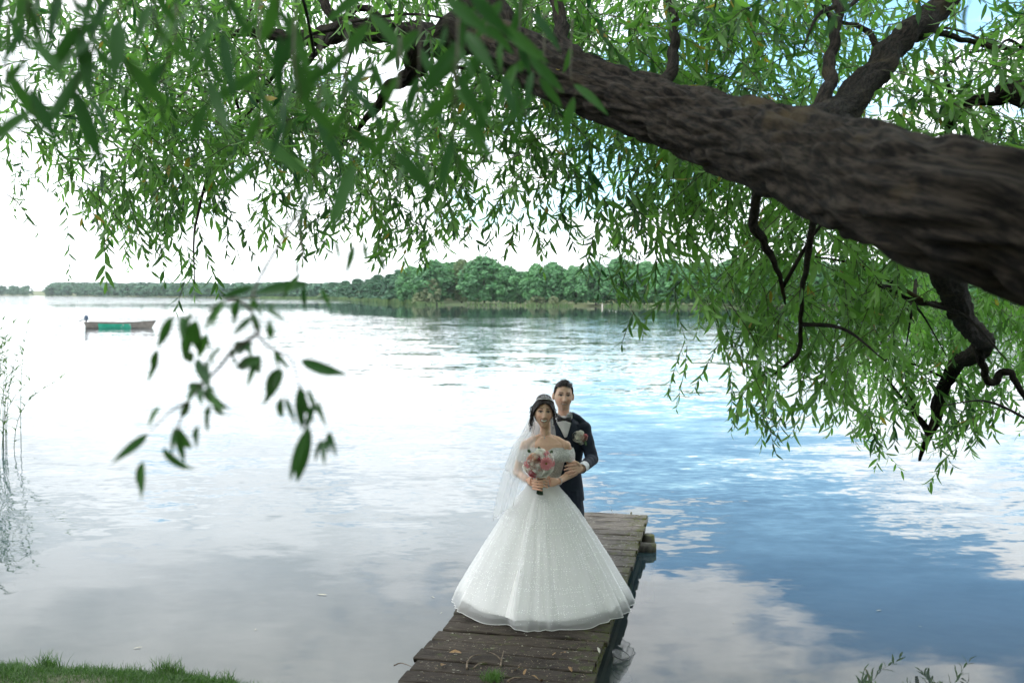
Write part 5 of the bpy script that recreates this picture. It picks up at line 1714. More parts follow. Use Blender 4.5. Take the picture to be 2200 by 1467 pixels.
# collar wings
for s, pl in ((-1, [(1189, 890), (1196, 886), (1211, 898), (1205, 904), (1193, 900)]), (1, [(1226, 883), (1230, 887), (1229.5, 899), (1217, 904), (1211, 898)])):
    patch('collar', pl, M_SHIRT, shirt, .014)
patch('lapel', [(1229, 886), (1234, 890), (1243, 911), (1236, 913), (1240, 918), (1228, 955), (1219, 985), (1218, 940), (1227, 911)], M_LAPEL, suit, .013)
patch('lapel', [(1186, 894), (1191, 898), (1205, 925), (1212, 942), (1213, 985), (1196, 945), (1183, 915)], M_LAPEL, suit, .013)
bw = MB(); c = G(1212.5, 900.5, 8.455)
for s in (-1, 1):
    V = []
    for i, (t, h, dp) in enumerate(((0, .010, .010), (.25, .014, .016), (.6, .022, .018), (1.0, .026, .008))):
        x = s * t * .060
        tl = -.07 * x
        for zz, yy in ((h, 0), (h * .5, -dp), (-h * .5, -dp), (-h, 0), (-h * .5, dp * .5), (h * .5, dp * .5)):
            V.append(c + Vector((x, yy, zz + tl)))
    F = [(i * 6 + j, i * 6 + (j + 1) % 6, (i + 1) * 6 + (j + 1) % 6, (i + 1) * 6 + j) for i in range(3) for j in range(6)] + [(18, 19, 20, 21, 22, 23)]
    bw.add(V, F)
bw.ell(c + Vector((0, -.008, 0)), (.011, .013, .013), None, 10, 8)
bw.build('bow_tie', M_BOW, suit)
# cuff, pocket flap, buttons
cd = (gwl - gel).normalized(); c0_ = gel.lerp(gwl, .72)
b = MB(); b.tube([c0_, c0_ + cd * .10], [(.043, .043), (.042, .041)], 18, cap=False); b.build('cuff', M_SHIRT, suit)
for py_ in (999, 1022):
    h = JV.ray_cast(Vector((0, 0, CAMZ)), (G(1221, py_) - Vector((0, 0, CAMZ))).normalized())
    if h[0] is not None:
        b = MB(); b.ell(h[0] + Vector((0, -.003, 0)), (.008, .004, .008), None, 10, 6); b.build('button', M_BOW, suit)
# buttonhole flowers
bt = empty('boutonniere', (0, 0, 0)); bt.parent = groom
def onj(px, py, off):
    o_ = Vector((0, 0, CAMZ)); d_ = (P(px, py, 8.5) - o_).normalized(); h = JV.ray_cast(o_, d_); return (h[0] if h[0] is not None else P(px, py, 8.48)) - d_ * off
AX = Vector((.1, -1, .15)).normalized()
rose(onj(1241, 938, .026), AX, .060, M_ROSEW, bt, 71)
rose(onj(1247, 932, .022), AX, .040, M_ROSEW, bt, 72)
rose(onj(1254, 940, .022), AX, .040, M_ROSEP, bt, 73)
rose(onj(1249, 949, .020), AX, .030, M_ROSEW, bt, 74)
rose(onj(1258, 937, .018), AX, .026, M_PINK, bt, 75)
for px, py, dx, dy in ((1246, 949, -1, 6), (1257, 946, 2, 9)):
    a = onj(px, py, .012); e = onj(px + dx, py + dy, .012)
    b = MB(); petal(b, a, (e - a).normalized(), Vector((0, -1, 0)), (e - a).length * 1.1, .010, .2, .15); b.build('leaf', M_LEAF, bt)
# ================================================================== WILLOW
def bark_mat(name, c1, c2, scale):
    m, N, L, b = new_mat(name)
    tc = N.new('ShaderNodeTexCoord')
    at = N.new('ShaderNodeAttribute'); at.attribute_name = 'along'           # (along, round) in metres
    n = N.new('ShaderNodeTexNoise'); n.inputs['Scale'].default_value = scale; n.inputs['Detail'].default_value = 8; n.inputs['Roughness'].default_value = .65
    mp = N.new('ShaderNodeMapping'); mp.inputs['Scale'].default_value = (1.0, 5.0, 1); L.new(at.outputs['Vector'], mp.inputs[0]); L.new(mp.outputs[0], n.inputs['Vector'])
    n2 = N.new('ShaderNodeTexNoise'); n2.inputs['Scale'].default_value = 3; n2.inputs['Detail'].default_value = 5; L.new(at.outputs['Vector'], n2.inputs['Vector'])
    mr = N.new('ShaderNodeMapRange'); mr.inputs[1].default_value = .42; mr.inputs[2].default_value = .60; L.new(n.outputs[0], mr.inputs[0])
    mx = N.new('ShaderNodeMix'); mx.data_type = 'RGBA'; L.new(mr.outputs[0], mx.inputs[0]); mx.inputs[6].default_value = rgba(c1); mx.inputs[7].default_value = rgba(c2)
    mr2 = N.new('ShaderNodeMapRange'); mr2.inputs[1].default_value = .58; mr2.inputs[2].default_value = .70; L.new(n2.outputs[0], mr2.inputs[0])
    m2 = N.new('ShaderNodeMix'); m2.data_type = 'RGBA'; L.new(mr2.outputs[0], m2.inputs[0]); L.new(mx.outputs[2], m2.inputs[6]); m2.inputs[7].default_value = (.050, .038, .021, 1)
    L.new(m2.outputs[2], b.inputs['Base Color']); b.inputs['Roughness'].default_value = .92; b.inputs['Specular IOR Level'].default_value = .15
    bp = N.new('ShaderNodeBump'); bp.inputs['Strength'].default_value = 1.0; bp.inputs['Distance'].default_value = .02; L.new(n.outputs[0], bp.inputs['Height']); L.new(bp.outputs[0], b.inputs['Normal'])
    return m
M_BARK = bark_mat('willow_bark', (.004, .0037, .0034), (.034, .028, .022), 11)
M_LIMB = bark_mat('willow_limb_bark', (.006, .0055, .005), (.032, .026, .021), 16)
M_SHOOT = noisy('green_shoot', (.022, .024, .012), (.055, .050, .026), scale=20, rough=.7)
M_WLEAF = leafy('willow_leaf', (.015, .066, .027), (.19, .36, .10), trans=.45, rough=.42, tcol=(1.2, 1.5, .7), spec=.35)
M_WLEAFN = leafy('willow_leaf_near', (.016, .060, .026), (.070, .165, .050), trans=.30, rough=.42, tcol=(1.25, 1.55, .65), objvar=.55, spec=.12)

def limb_mesh(pts, rads, n=14, seg=24, gnarl=.06, ridge=0.0, seed=0, mat=None, name='limb', parent=None, jit=0.0):
    """bark tube with ridges running along it; carries the 'along' attribute for the bark pattern"""
    c = spline([list(p) + [r_] for p, r_ in zip(pts, rads)], seg)
    rr = np.random.default_rng(seed)
    ph = rr.random(12) * 6.28
    P_ = c[:, :3]; R_ = np.maximum(c[:, 3], .002)
    if jit:
        w_ = np.sin(np.linspace(0, PI, seg)) ** .4
        for k in range(3):
            f_ = (2.3, 5.1, 9.7)[k]
            P_ = P_ + (np.sin(np.linspace(0, 1, seg)[:, None] * 6.28 * f_ + rr.random(3)[None] * 6.28) * (w_ * R_ * jit * (.8, .5, .35)[k])[:, None])
    T = np.gradient(P_, axis=0); T /= np.linalg.norm(T, axis=1)[:, None]
    L_ = np.concatenate([[0], np.cumsum(np.linalg.norm(np.diff(P_, axis=0), axis=1))])
    x = np.cross(T[0], [0.3, .2, 1]); x /= np.linalg.norm(x)
    V, A = [], []
    a = np.linspace(0, 2 * PI, n, endpoint=False)
    for i in range(seg):
        x = x - T[i] * x.dot(T[i]); x /= np.linalg.norm(x); y = np.cross(T[i], x)
        l = L_[i]
        g_ = 1 + gnarl * (np.sin(2 * a + ph[0] + l * 1.7) + .6 * np.sin(3 * a + ph[1] - l * 2.3) + .5 * np.sin(l * 5 + ph[2]))
        if ridge:
            w_ = a * R_[i] / .016
            rd = np.abs(np.sin(w_ * .5 + .8 * np.sin(l * 11 + a * 3 + ph[4]) + .5 * np.sin(l * 23 + a * 5 + ph[5]))) ** .6
            brk = .6 + .4 * np.sin(l * 13 + 2.5 * np.sin(a * 7 + ph[6]) + 2 * np.sin(l * 5 + a * 3) + ph[7])
            g_ = g_ + ridge * (rd * brk - .35) / R_[i] * .3
        r_ = R_[i] * g_
        V.append(P_[i] + np.outer(np.cos(a) * r_, x) + np.outer(np.sin(a) * r_, y))
        A.append(np.stack([np.full(n, l), a * R_[i], 0 * a + ph[8]], 1))
    V = np.concatenate(V); A = np.concatenate(A)
    i = np.arange(seg - 1)[:, None] * n; k = np.arange(n)[None, :]; k2 = (k + 1) % n
    Q = np.stack([i + k, i + k2, i + n + k2, i + n + k], -1).reshape(-1, 4)
    V = np.concatenate([V, P_[:1], P_[-1:]]); A = np.concatenate([A, A[:1], A[-1:]])
    t0 = len(V) - 2
    Tr = np.concatenate([np.stack([np.full(n, t0), (np.arange(n) + 1) % n, np.arange(n)], 1),
                         np.stack([np.full(n, t0 + 1), (seg - 1) * n + np.arange(n), (seg - 1) * n + (np.arange(n) + 1) % n], 1)])
    o = np_mesh(name, V, quads=Q, tris=Tr, mat=mat or M_LIMB, parent=parent, smooth=True)
    at = o.data.attributes.new('along', 'FLOAT_VECTOR', 'POINT'); at.data.foreach_set('vector', A.astype(np.float32).ravel())
    return o, P_

# leaf template: length 1 along +x, blade in xy, fold and droop in z
def leaf_template(width=.118, fold=.35, droop=.16, st=(.16, .42, .72)):
    V = [(0, 0, 0)]
    for t in st:
        w = width * math.sin(PI * t ** .78) ** .85
        z = -droop * t * t
        V += [(t, -w, z + fold * w), (t, 0, z), (t, w, z + fold * w)]
    V.append((1, 0, -droop))
    n = len(st)
    Q, T = [], [(0, 1, 2), (0, 2, 3)]
    for k in range(n - 1):
        b = 1 + 3 * k
        Q += [(b, b + 3, b + 4, b + 1), (b + 1, b + 4, b + 5, b + 2)]
    b = 1 + 3 * (n - 1); e = b + 3
    T += [(b, e, b + 1), (b + 1, e, b + 2)]
    return np.array(V), np.array(Q), np.array(T)

def shoot_leaves(r, base, dirn, length, n_leaf, leaf_len, droop=.85):
    """one leafy shoot: returns stem points and leaf frames (origin, dir, side, len, tint)"""
    pts = [np.array(base)]
    d = np.array(dirn, float); d /= np.linalg.norm(d)
    steps = 8
    for i in range(steps):
        d = d + np.array([0, 0, -droop / steps]) + r.normal(size=3) * .05
        d /= np.linalg.norm(d)
        pts.append(pts[-1] + d * length / steps)
    pts = np.array(pts)
    fr = []
    ph = r.random() * 6.28
    tint0 = r.random() * .72 - .05
    for k in range(n_leaf):
        t = (k + .6 + r.random() * .5) / n_leaf
        f = min(t, .999) * steps; i = int(f)
        p = pts[i] * (1 - (f - i)) + pts[min(i + 1, steps)] * (f - i)
        ax = pts[min(i + 1, steps)] - pts[i]; ax /= np.linalg.norm(ax) + 1e-9
        a = ph + k * 2.4
        u = np.cross(ax, [.3, .5, .8]); u /= np.linalg.norm(u); v = np.cross(ax, u)
        out = u * math.cos(a) + v * math.sin(a)
        ld = ax * .75 + out * .75 + np.array([0, 0, -.42]) + r.normal(size=3) * .16
        ld /= np.linalg.norm(ld)
        sd = np.cross(ld, [0, 0, 1.0]) + r.normal(size=3) * .45; sd -= ld * sd.dot(ld); sd /= np.linalg.norm(sd) + 1e-9
        L_ = leaf_len * r.uniform(.65, 1.15) * (1 - .35 * max(0, t - .75) / .25)
        fr.append((p, ld, sd, L_, 1.6 if r.random() < .012 else min(1, tint0 + r.random() * .45)))
    return pts, fr

DENS = [  # how thickly the crown fills the photo, in 100 px cells (0..9)
    "4557777788887777666555",
    "3467776656777766655555",
    "3368887666666656665455",
    "1267877777545378766555",
    "0144334455133566655555",
    "0000000000000014677777",
    "0000000000000014799986",
    "0000000000000002578875",
    "0000000000000001124553",
    "0000000000000000001110"]
DENS = np.array([[int(c) for c in row] for row in DENS], float)

def make_willow():
    r = np.random.default_rng(2024)
    base = Vector((3.35, 0.75, 0.95))
    tree = empty('willow_tree', base, 'big leaning willow with dark bark arching over the dock from the right', 'tree')
    # ---- trunk and limbs (photo column, row, distance, radius)
    tk = [(base - Vector((0, 0, .35)), .34), (base + Vector((-.12, .15, .45)), .26), (Vector((2.75, 1.45, 2.15)), .20), (P(2700, 690, 2.2), .185), (P(2420, 565, 2.3), .175), (P(2200, 480, 2.45), .168), (P(2100, 458, 2.55), .166),
          (P(1950, 420, 2.8), .166), (P(1800, 368, 3.2), .158), (P(1650, 318, 3.68), .149), (P(1500, 267, 4.2), .140), (P(1350, 217, 4.65), .130), (P(1200, 162, 5.1), .130), (P(1100, 110, 5.5), .125), (P(1050, 78, 5.8), .12)]
    limb_mesh([q for q, _ in tk], [a for _, a in tk], n=110, seg=420, gnarl=.018, ridge=.115, seed=1, mat=M_BARK, name='trunk', parent=tree)
    L = []
    def limb(pl, seed, n=12, seg=26, gn=.07, name='limb', mat=None):
        pts = [P(a, b_, d) for a, b_, d, _ in pl]; rad = [q[3] for q in pl]
        big = max(rad) > .05
        o, c = limb_mesh(pts, rad, n=36 if big else n, seg=max(seg, 110 if big else 48), gnarl=gn, ridge=.07 if big else 0, seed=seed, mat=mat, name=name, parent=tree, jit=.3 if big else .45)
        L.append((c, rad)); return c
    # fork at the head of the trunk
    limb([(1075, 95, 5.8, .13), (1010, 70, 6.2, .13), (940, 85, 6.6, .105), (880, 72, 7.0, .085), (780, 68, 7.3, .075), (700, 72, 7.6, .062), (640, 82, 7.9, .045), (540, 70, 8.3, .03), (420, 90, 8.8, .015)], 11, gn=.1)
    limb([(1070, 90, 5.85, .13), (1050, 20, 6.2, .12), (1030, -120, 6.8, .10), (960, -300, 7.5, .07), (800, -420, 8.3, .04)], 12, gn=.1)
    limb([(925, 80, 6.7, .085), (900, 110, 6.8, .07), (890, 150, 6.9, .055), (845, 185, 7.0, .035), (800, 240, 7.1, .02), (720, 320, 7.2, .01)], 13)
    limb([(1690, 320, 3.6, 0.090), (1770, 255, 4.3, 0.070), (1850, 190, 5.2, 0.070), (1930, 100, 5.7, 0.072), (1990, 40, 6.0, 0.070), (2060, -60, 6.4, 0.066), (2110, -260, 7.2, 0.049), (2130, -480, 8.0, 0.025)], 14, gn=.09)
    limb([(2480, 420, 4.5, .09), (2330, 250, 5.2, .085), (2200, 195, 5.6, .075), (2130, 215, 5.7, .03), (2075, 225, 5.8, .022), (2040, 270, 5.9, .016), (2035, 330, 6.0, .012)], 15)
    # broken bough hanging at the right
    limb([(1985, 430, 2.75, 0.059), (2015, 545, 4.2, 0.063), (2050, 625, 5.6, 0.067), (2085, 690, 7.0, 0.073), (2104, 742, 8.2, 0.074), (2056, 785, 9.0, 0.067), (2028, 840, 9.4, 0.059), (2014, 890, 9.6, 0.049), (1994, 935, 9.7, 0.034), (1975, 990, 9.8, 0.006)], 16, seg=60, gn=.10)
    limb([(2098, 735, 8.1, .05), (2112, 785, 8.3, .036), (2128, 818, 8.4, .032), (2165, 800, 8.4, .030), (2195, 840, 8.4, .024), (2230, 920, 8.4, .012)], 17)
    limb([(1992, 925, 9.65, .034), (1968, 890, 9.6, .028), (1960, 860, 9.6, .018), (1940, 820, 9.5, .008)], 18)
    # hanging branches below the trunk
    limb([(1640, 325, 3.75, .024), (1622, 480, 4.6, .023), (1640, 520, 4.9, .019), (1668, 570, 5.2, .016), (1680, 620, 5.4, .013), (1688, 655, 5.5, .006)], 19, gn=.12)
    limb([(1760, 365, 3.35, .016), (1740, 540, 4.6, .016), (1722, 620, 5.2, .015), (1722, 700, 5.5, .013), (1712, 760, 5.6, .012), (1665, 802, 5.7, .006)], 20, gn=.1)
    limb([(640, 90, 8.0, .03), (560, 200, 8.2, .024), (470, 330, 8.3, .016), (420, 480, 8.2, .010), (418, 610, 8.0, .004)], 22)
    limb([(760, 70, 7.4, .04), (700, 10, 7.6, .034), (640, -80, 7.9, .025), (560, -200, 8.4, .015)], 23)
    limb([(845, 60, 7.0, .03), (770, 20, 7.1, .026), (700, 90, 6.9, .022), (660, 140, 6.8, .016), (630, 200, 6.7, .008)], 24)
    limb([(1250, 150, 5.2, .05), (1200, 50, 5.6, .04), (1180, -100, 6.2, .028), (1150, -260, 7.0, .015)], 25)
    limb([(1760, 240, 4.5, .035), (1790, 120, 4.9, .03), (1800, 0, 5.3, .024), (1830, -150, 6.0, .015)], 26)
    limb([(1420, 200, 4.7, .035), (1450, 100, 5.1, .028), (1440, 10, 5.5, .020), (1400, -120, 6.0, .012)], 27)
    limb([(1960, 70, 5.9, .03), (1900, 100, 6.1, .022), (1850, 60, 6.3, .016), (1780, 40, 6.6, .008)], 28)
    limb([(2000, 60, 6.0, .024), (2080, 90, 6.2, .018), (2200, 110, 6.4, .012), (2300, 140, 6.6, .006)], 29)
    limb([(2060, 640, 6.0, .02), (2010, 655, 6.1, .016), (1950, 640, 6.2, .010), (1880, 610, 6.3, .005)], 31)
    # ---- secondary boughs inside the crown (so that shoots have something to spring from)
    rb = np.random.default_rng(77)
    for k in range(40):
        c, rad = L[rb.integers(len(L))]
        p0 = c[rb.integers(len(c) // 3, len(c) - 1)]
        if p0[1] < 4.2: continue
        px0 = 1100 + p0[0] / p0[1] * FPX; py0 = 630 + (CAMZ - p0[2]) / p0[1] * FPX
        px1 = px0 + rb.normal() * 190; py1 = py0 + rb.uniform(-200, 170)
        ci, cj = int(np.clip(px1 / 100, 0, 21)), int(np.clip(py1 / 100, 0, 9))
        if py1 > 0 and DENS[cj, ci] < 5: continue
        d1 = float(np.clip(p0[1] + rb.normal() * 1.1, 4.6, 9.5))
        mid = P((px0 + px1) / 2, (py0 + py1) / 2 - 30, (p0[1] + d1) / 2)
        limb_mesh([Vector(p0), mid, P(px1, py1, d1)], [.013, .009, .003], n=7, seg=12, gnarl=.08, seed=200 + k, name='branch', parent=tree)
    # ---- shoots
    stems_V, stems_Q, ns_ = [], [], 0
    FR = []
    def add_shoot(base_, d_, length, n_leaf, leaf_len, droop=.85, keep=None, lift=0.0):
        nonlocal ns_
        pts, fr = shoot_leaves(r, base_, d_, length, n_leaf, leaf_len, droop)
        if keep is not None: fr = [f for f in fr if keep(f[0])]
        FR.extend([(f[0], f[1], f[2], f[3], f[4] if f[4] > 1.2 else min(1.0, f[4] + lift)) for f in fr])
        v, f = tube(pts[::2], [.0034, .003, .0026, .002, .001][:len(pts[::2])], 3, cap=False)
        stems_V.append(np.array([list(q) for q in v])); stems_Q.append(np.array(f) + ns_); ns_ += len(v)
    def density(px, py):
        gx, gy = px / 100 - .5, py / 100 - .5
        gx = np.clip(gx, 0, 20.999); gy = np.clip(gy, 0, 8.999)
        i, j = int(gx), int(gy); fx, fy = gx - i, gy - j
        return (DENS[j, i] * (1 - fx) * (1 - fy) + DENS[j, i + 1] * fx * (1 - fy) + DENS[j + 1, i] * (1 - fx) * fy + DENS[j + 1, i + 1] * fx * fy)
    def d_range(px, py):
        if px > 1830 and py > 740: return (8.6, 10.4)
        if px > 1940 and py > 500: return (8.2, 10.0)
        if px > 1350 and py > 330: return (5.2, 8.2)
        if px > 1250: return (5.0, 9.0)
        return (5.8, 9.5)
    n_made = 0
    while n_made < 2500:
        px, py = r.uniform(-60, 2260), r.uniform(-40, 1000)
        q = density(px, py) / 9
        if r.random() > q ** 1.25: continue
        a, b_ = d_range(px, py)
        d = r.uniform(a, b_)
        # the bare limbs show: little hangs in front of them
        hid = False
        for x0, y0, x1, y1, w_, dl in ((620, 85, 1000, 70, 85, 8.2), (920, 90, 830, 210, 60, 8.0), (1770, 240, 2080, -20, 70, 7.5), (1640, 440, 1690, 640, 30, 6.0), (1750, 480, 1715, 740, 30, 6.2)):
            tt = np.clip(((px - x0) * (x1 - x0) + (py - y0) * (y1 - y0)) / ((x1 - x0) ** 2 + (y1 - y0) ** 2), 0, 1)
            if math.hypot(px - x0 - tt * (x1 - x0), py - y0 - tt * (y1 - y0)) < w_ and d < dl: hid = True
        if hid and r.random() < .85: continue
        c = P(px, py, d)
        side = r.normal(size=3); side[2] = abs(side[2]) * .15 - .25
        if py > 380: side[2] -= .5
        length = r.uniform(.32, .78)
        d_ = side / np.linalg.norm(side)
        b0 = np.array(c) - d_ * length * .5 + np.array([0, 0, .12 * length])
        LL = .115 if d < 8.3 else .14
        add_shoot(b0, d_, length, int(length * 27), LL * r.uniform(.8, 1.3), lift=.28 if px > 1400 and py > 350 else 0.0)  # right-hand leaves tinted lighter: sunlight put into their colour
        n_made += 1
    # long pendent sprays that break the lower outline
    spray = [(418, 500, 8.0, .62), (412, 580, 8.0, .5), (300, 470, 7.6, .45), (330, 500, 7.2, .45), (270, 480, 7.8, .35), (240, 430, 8.2, .4), (190, 420, 8.0, .3), (560, 460, 7.6, .3), (660, 455, 7.8, .3),
             (815, 490, 7.8, .35), (870, 480, 7.6, .45), (930, 500, 7.8, .35), (945, 480, 8.0, .4), (1070, 455, 7.2, .35), (1090, 430, 7.4, .35), (1130, 490, 7.0, .35), (1150, 500, 7.2, .3), (1190, 480, 7.2, .35), (1175, 430, 7.4, .4),
             (1285, 500, 6.6, .4), (1330, 520, 6.4, .3), (1320, 600, 6.2, .22), (1300, 590, 6.3, .2), (1370, 560, 6.2, .3), (1360, 690, 6.0, .18), (1420, 560, 6.4, .35), (1470, 640, 6.2, .4),
             (1490, 790, 7.6, .45), (1530, 780, 7.6, .45), (1560, 840, 7.6, .45), (1590, 850, 7.6, .45), (1640, 850, 7.6, .45), (1655, 870, 7.6, .35), (1620, 800, 7.6, .4), (1675, 900, 7.6, .2), (1775, 830, 7.4, .3), (1790, 840, 7.4, .3),
             (1850, 860, 9.8, 0.45), (1890, 880, 9.8, 0.45), (1880, 920, 9.8, 0.33), (1910, 860, 9.8, 0.52), (1870, 800, 9.8, 0.52), (2050, 850, 9.8, 0.52), (2080, 900, 9.8, 0.39), (2090, 930, 9.8, 0.29), (2040, 880, 9.8, 0.45), (2130, 860, 9.8, 0.39), (2170, 840, 9.8, 0.45), (2070, 820, 9.8, 0.52)]
    for px, py, d, ln in spray:
        for j in range(2):
            c = P(px + r.normal() * 12, py - ln * 90 + r.normal() * 12, d + r.normal() * .2)
            dd = np.array([r.normal() * .45, r.normal() * .3, -.75])
            add_shoot(np.array(c), dd, ln * r.uniform(.8, 1.25), int(ln * 26) + 4, .0145 * d * r.uniform(.9, 1.25), .5)
    # crown above and round the picture: it shades the dock and the couple
    n_made = 0
    while n_made < 2500:
        x, y = r.uniform(-9.5, 10), r.uniform(-6, 13.5)
        zt = r.uniform(3.2, 9.5)
        if y > 1.0:
            vz = (zt - CAMZ) / y * FPX
            if vz < 800 or (zt - .95 - CAMZ) / y * FPX < 660: continue      # below the upper edge of the picture: placed above
        elif zt < 4.7: continue
        if x < -0.5 and r.random() < .62: continue
        if (x / 10.5) ** 2 + ((y - 4) / 10.5) ** 2 + ((zt - 3) / 7.5) ** 2 > 1: continue
        dd = np.array([r.normal(), r.normal(), -.5])
        add_shoot((x, y, zt), dd, r.uniform(.45, .8), 12, .21)
        n_made += 1
    # low crown on the bank side of the trunk, to the right of the picture
    for k in range(260):
        y = r.uniform(2.5, 9); x = y * .53 + r.uniform(.3, 3.5); zt = r.uniform(1.6, 5)
        add_shoot((x, y, zt), np.array([r.normal(), r.normal(), -.5]), r.uniform(.4, .7), 12, .15)
    TV, TQ, TT = leaf_template()
    O = np.array([f[0] for f in FR]); D = np.array([f[1] for f in FR]); Sd = np.array([f[2] for f in FR]); Ln = np.array([f[3] for f in FR]); Ti = np.array([f[4] for f in FR])
    Up = np.cross(D, Sd)
    V = (O[:, None, :] + Ln[:, None, None] * (TV[None, :, 0:1] * D[:, None, :] + TV[None, :, 1:2] * Sd[:, None, :] + TV[None, :, 2:3] * Up[:, None, :]))
    m = len(TV); off = (np.arange(len(FR)) * m)[:, None, None]
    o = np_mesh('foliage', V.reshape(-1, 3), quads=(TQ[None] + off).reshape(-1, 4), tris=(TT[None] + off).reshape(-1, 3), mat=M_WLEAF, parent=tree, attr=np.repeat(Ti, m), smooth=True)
    tag(o, kind='stuff')
    o = np_mesh('shoots', np.concatenate(stems_V), quads=np.concatenate(stems_Q), mat=M_SHOOT, parent=tree, smooth=True)
    tag(o, kind='stuff')
    print('willow leaves', len(FR))
    # ---- the near twigs, out of focus: every leaf its own piece
    def near_leaf_mesh(seed, w0=.09, w1=.03):
        rr = np.random.default_rng(seed)
        tv, tq, tt = leaf_template(width=w0 + w1 * rr.random(), fold=.25 + .3 * rr.random(), droop=.10 + .2 * rr.random(), st=(.08, .22, .4, .58, .76, .9))
        me = bpy.data.meshes.new('leaf')
        me.from_pydata(tv.tolist(), [], [tuple(q) for q in tq] + [tuple(q) for q in tt])
        me.polygons.foreach_set('use_smooth', [True] * len(me.polygons))
        a = me.attributes.new('tint', 'FLOAT', 'POINT'); a.data.foreach_set('value', np.full(len(tv), .15 + .3 * rr.random(), np.float32))
        me.materials.append(M_WLEAFN); return me
    NL = [near_leaf_mesh(k) for k in range(8)]
    count = [0]
    def put_leaf(par, p, ld, sd, L_, lib=None):
        lib = lib or NL
        o = link('leaf', lib[count[0] % len(lib)], par); count[0] += 1
        ld = Vector(ld).normalized(); sd = Vector(sd); sd = (sd - ld * sd.dot(ld)).normalized(); up = ld.cross(sd)
        M = Matrix((ld, sd, up)).transposed() * L_
        o.matrix_basis = Matrix.Translation(Vector(p) - base) @ M.to_4x4()
        return o
    def twig_(pl, rad):
        pts = [P(*q) for q in pl]
        c = spline(pts, 20)
        b = MB(); b.tube([Vector(q) for q in c], [rad * (1 - .7 * i / 19) for i in range(20)], 6)
        return b.build('twig', M_SHOOT, tree), c
    def leaf_px(par, x0, y0, x1, y1, d0, d1=None, roll=0.0, lib=None):
        a = P(x0, y0, d0); e = P(x1, y1, d1 or d0)
        ld = e - a; sd = ld.cross(Vector((0, 1, 0))); sd = Quaternion(ld.normalized(), roll) @ sd
        put_leaf(par, a, ld, sd, ld.length, lib)
    # the sprig hanging in the left half, leaf by leaf (base and tip in photo px)
    D1 = 1.62
    Z7 = lambda x, y: (200 + x / 2.934, 600 + y / 2.934)
    slim = [near_leaf_mesh(50 + k, .080, .025) for k in range(6)]
    def stem7(pl, rad): return twig_([Z7(x, y) + (D1 + dz,) for x, y, dz in pl], rad)[0]
    twu = stem7([(1290, -420, .75), (1130, -150, .35), (1020, 60, .12), (1000, 230, .05), (1060, 380, .02), (1150, 450, 0), (1250, 500, 0), (1300, 680, 0), (1340, 930, 0)], .003)
    twa = stem7([(1040, 340, .02), (980, 380, 0), (880, 450, 0), (790, 560, 0), (700, 650, 0), (600, 770, 0), (545, 900, 0), (500, 1060, 0)], .004)
    twc = stem7([(1000, 200, .05), (900, 120, .05), (820, 140, .03), (650, 230, .02), (500, 250, .0)], .003)
    twe = stem7([(600, 770, 0), (480, 840, 0), (340, 980, 0)], .0024)
    for q in [(500, 240, 400, 460), (410, 440, 352, 620), (650, 250, 650, 500), (635, 470, 565, 555), (655, 500, 700, 655), (720, 330, 735, 480), (735, 490, 695, 620), (800, 430, 712, 515), (825, 130, 738, 295), (920, 125, 878, 300),
              (1000, 235, 885, 345), (1000, 200, 1062, 345), (1012, 110, 1003, 215), (1078, 120, 1060, 200), (1100, 185, 1200, 250), (1112, 250, 1138, 355), (970, 370, 985, 480), (1005, 390, 940, 470), (900, 450, 832, 535), (1050, 490, 865, 575),
              (1050, 480, 958, 670), (1140, 440, 1172, 575), (1190, 560, 1040, 790), (690, 650, 590, 722), (700, 650, 782, 725), (690, 670, 662, 770), (705, 690, 775, 795), (770, 780, 850, 915), (605, 760, 548, 900), (735, 810, 703, 955),
              (345, 975, 135, 1145), (662, 920, 638, 1055), (518, 930, 488, 1110), (525, 940, 575, 1170), (445, 1060, 575, 1245), (320, 1150, 282, 1395), (1300, 680, 1312, 970), (1335, 700, 1308, 900), (1360, 930, 1210, 1285), (1420, 760, 1455, 930),
              (1455, 1010, 1448, 1160), (1190, 740, 1165, 915), (1310, 512, 1570, 605), (1495, 960, 1525, 1120), (560, 230, 555, 370), (620, 200, 560, 340), (420, 800, 340, 900)]:
        x0, y0 = Z7(q[0], q[1]); x1, y1 = Z7(q[2], q[3])
        par = twu if q[0] > 1000 else (twc if q[1] < 300 else (twe if q[0] < 350 else twa))
        leaf_px(par, x0, y0, x1, y1, D1 + r.normal() * .02, D1 + r.normal() * .05, r.uniform(-.5, .5), slim)
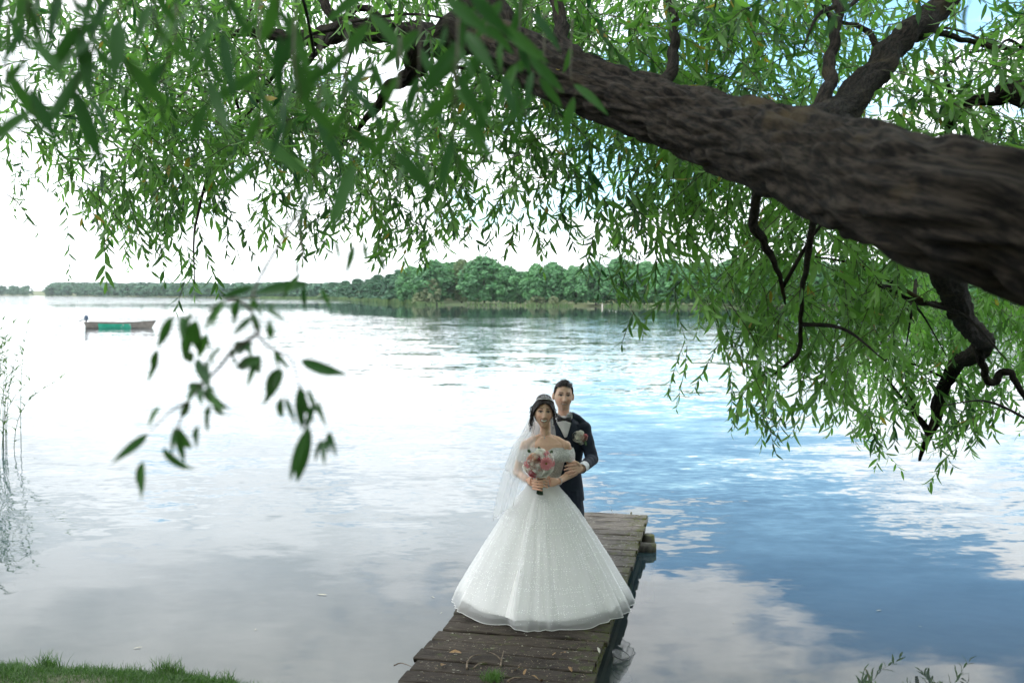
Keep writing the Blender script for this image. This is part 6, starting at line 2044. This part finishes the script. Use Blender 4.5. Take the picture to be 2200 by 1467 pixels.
        if r.random() < .75:
            ox, oy = r.normal() * 9, r.normal() * 9
            leaf_px(par, x0 + ox * .4, y0 + oy * .4, x1 + ox * 2.2, y1 + oy * 1.2, D1 + .02, D1 + r.uniform(.0, .12), r.uniform(-.6, .6), slim)
    tw3, _ = twig_([(640, 470, 2.3), (650, 560, 2.1), (640, 600, 2.0), (600, 640, 1.9)], .0025)
    for q in [(645, 590, 600, 640), (660, 610, 540, 625), (655, 610, 650, 670), (640, 560, 637, 595), (690, 620, 712, 665), (545, 615, 470, 640), (720, 515, 732, 560), (760, 525, 745, 590), (780, 520, 790, 565), (820, 545, 825, 590)]:
        leaf_px(tw3, *q, 1.95 + r.normal() * .1, None, r.uniform(-.6, .6))
    # veil of near leaves over the upper left
    near = [(70, -40, 1.35, 330), (150, -60, 1.4, 300), (215, -40, 1.7, 300), (330, -50, 1.5, 150), (430, -60, 1.5, 330), (490, -40, 1.35, 160), (560, 120, 1.7, 260), (635, 130, 1.5, 170), (690, 200, 1.8, 250),
            (745, 190, 1.5, 190), (860, 200, 1.45, 160), (905, 130, 1.8, 250), (985, 160, 1.5, 220), (1050, 60, 1.8, 190), (1120, 80, 2.0, 190), (1170, 150, 2.1, 90), (20, 40, 1.6, 200), (260, 20, 1.4, 150), (380, 80, 1.8, 170), (1230, 160, 2.4, 70), (1780, -60, 2.2, 130), (2080, -80, 2.1, 120), (1010, -20, 1.7, 170), (1085, -30, 1.9, 230), (1145, 30, 2.0, 180), (960, 20, 1.6, 230), (800, -40, 1.7, 240), (600, -60, 1.6, 220)]
    for px, py, d, ln in near:
        tw, c = twig_([(px, py - 120, d + .1), (px - 4, py, d), (px + r.normal() * 12, py + ln * .5, d), (px + r.normal() * 22, py + ln, d)], .0024)
        nl = max(3, int(ln / 34))
        for k in range(nl):
            t = .12 + .86 * (k + r.random() * .6) / nl
            p = c[int(t * 19)]
            if count[0] >= 296: break
            s_ = 1 if k % 2 else -1
            ld = np.array([s_ * r.uniform(.1, .9), r.normal() * .3, -1.0 + r.random() * .5])
            sd = np.cross(ld, [0, 1, 0]) + r.normal(size=3) * .5
            put_leaf(tw, p, ld, sd, r.uniform(.06, .115))
    print('near leaves', count[0])
make_willow()
make_haze()
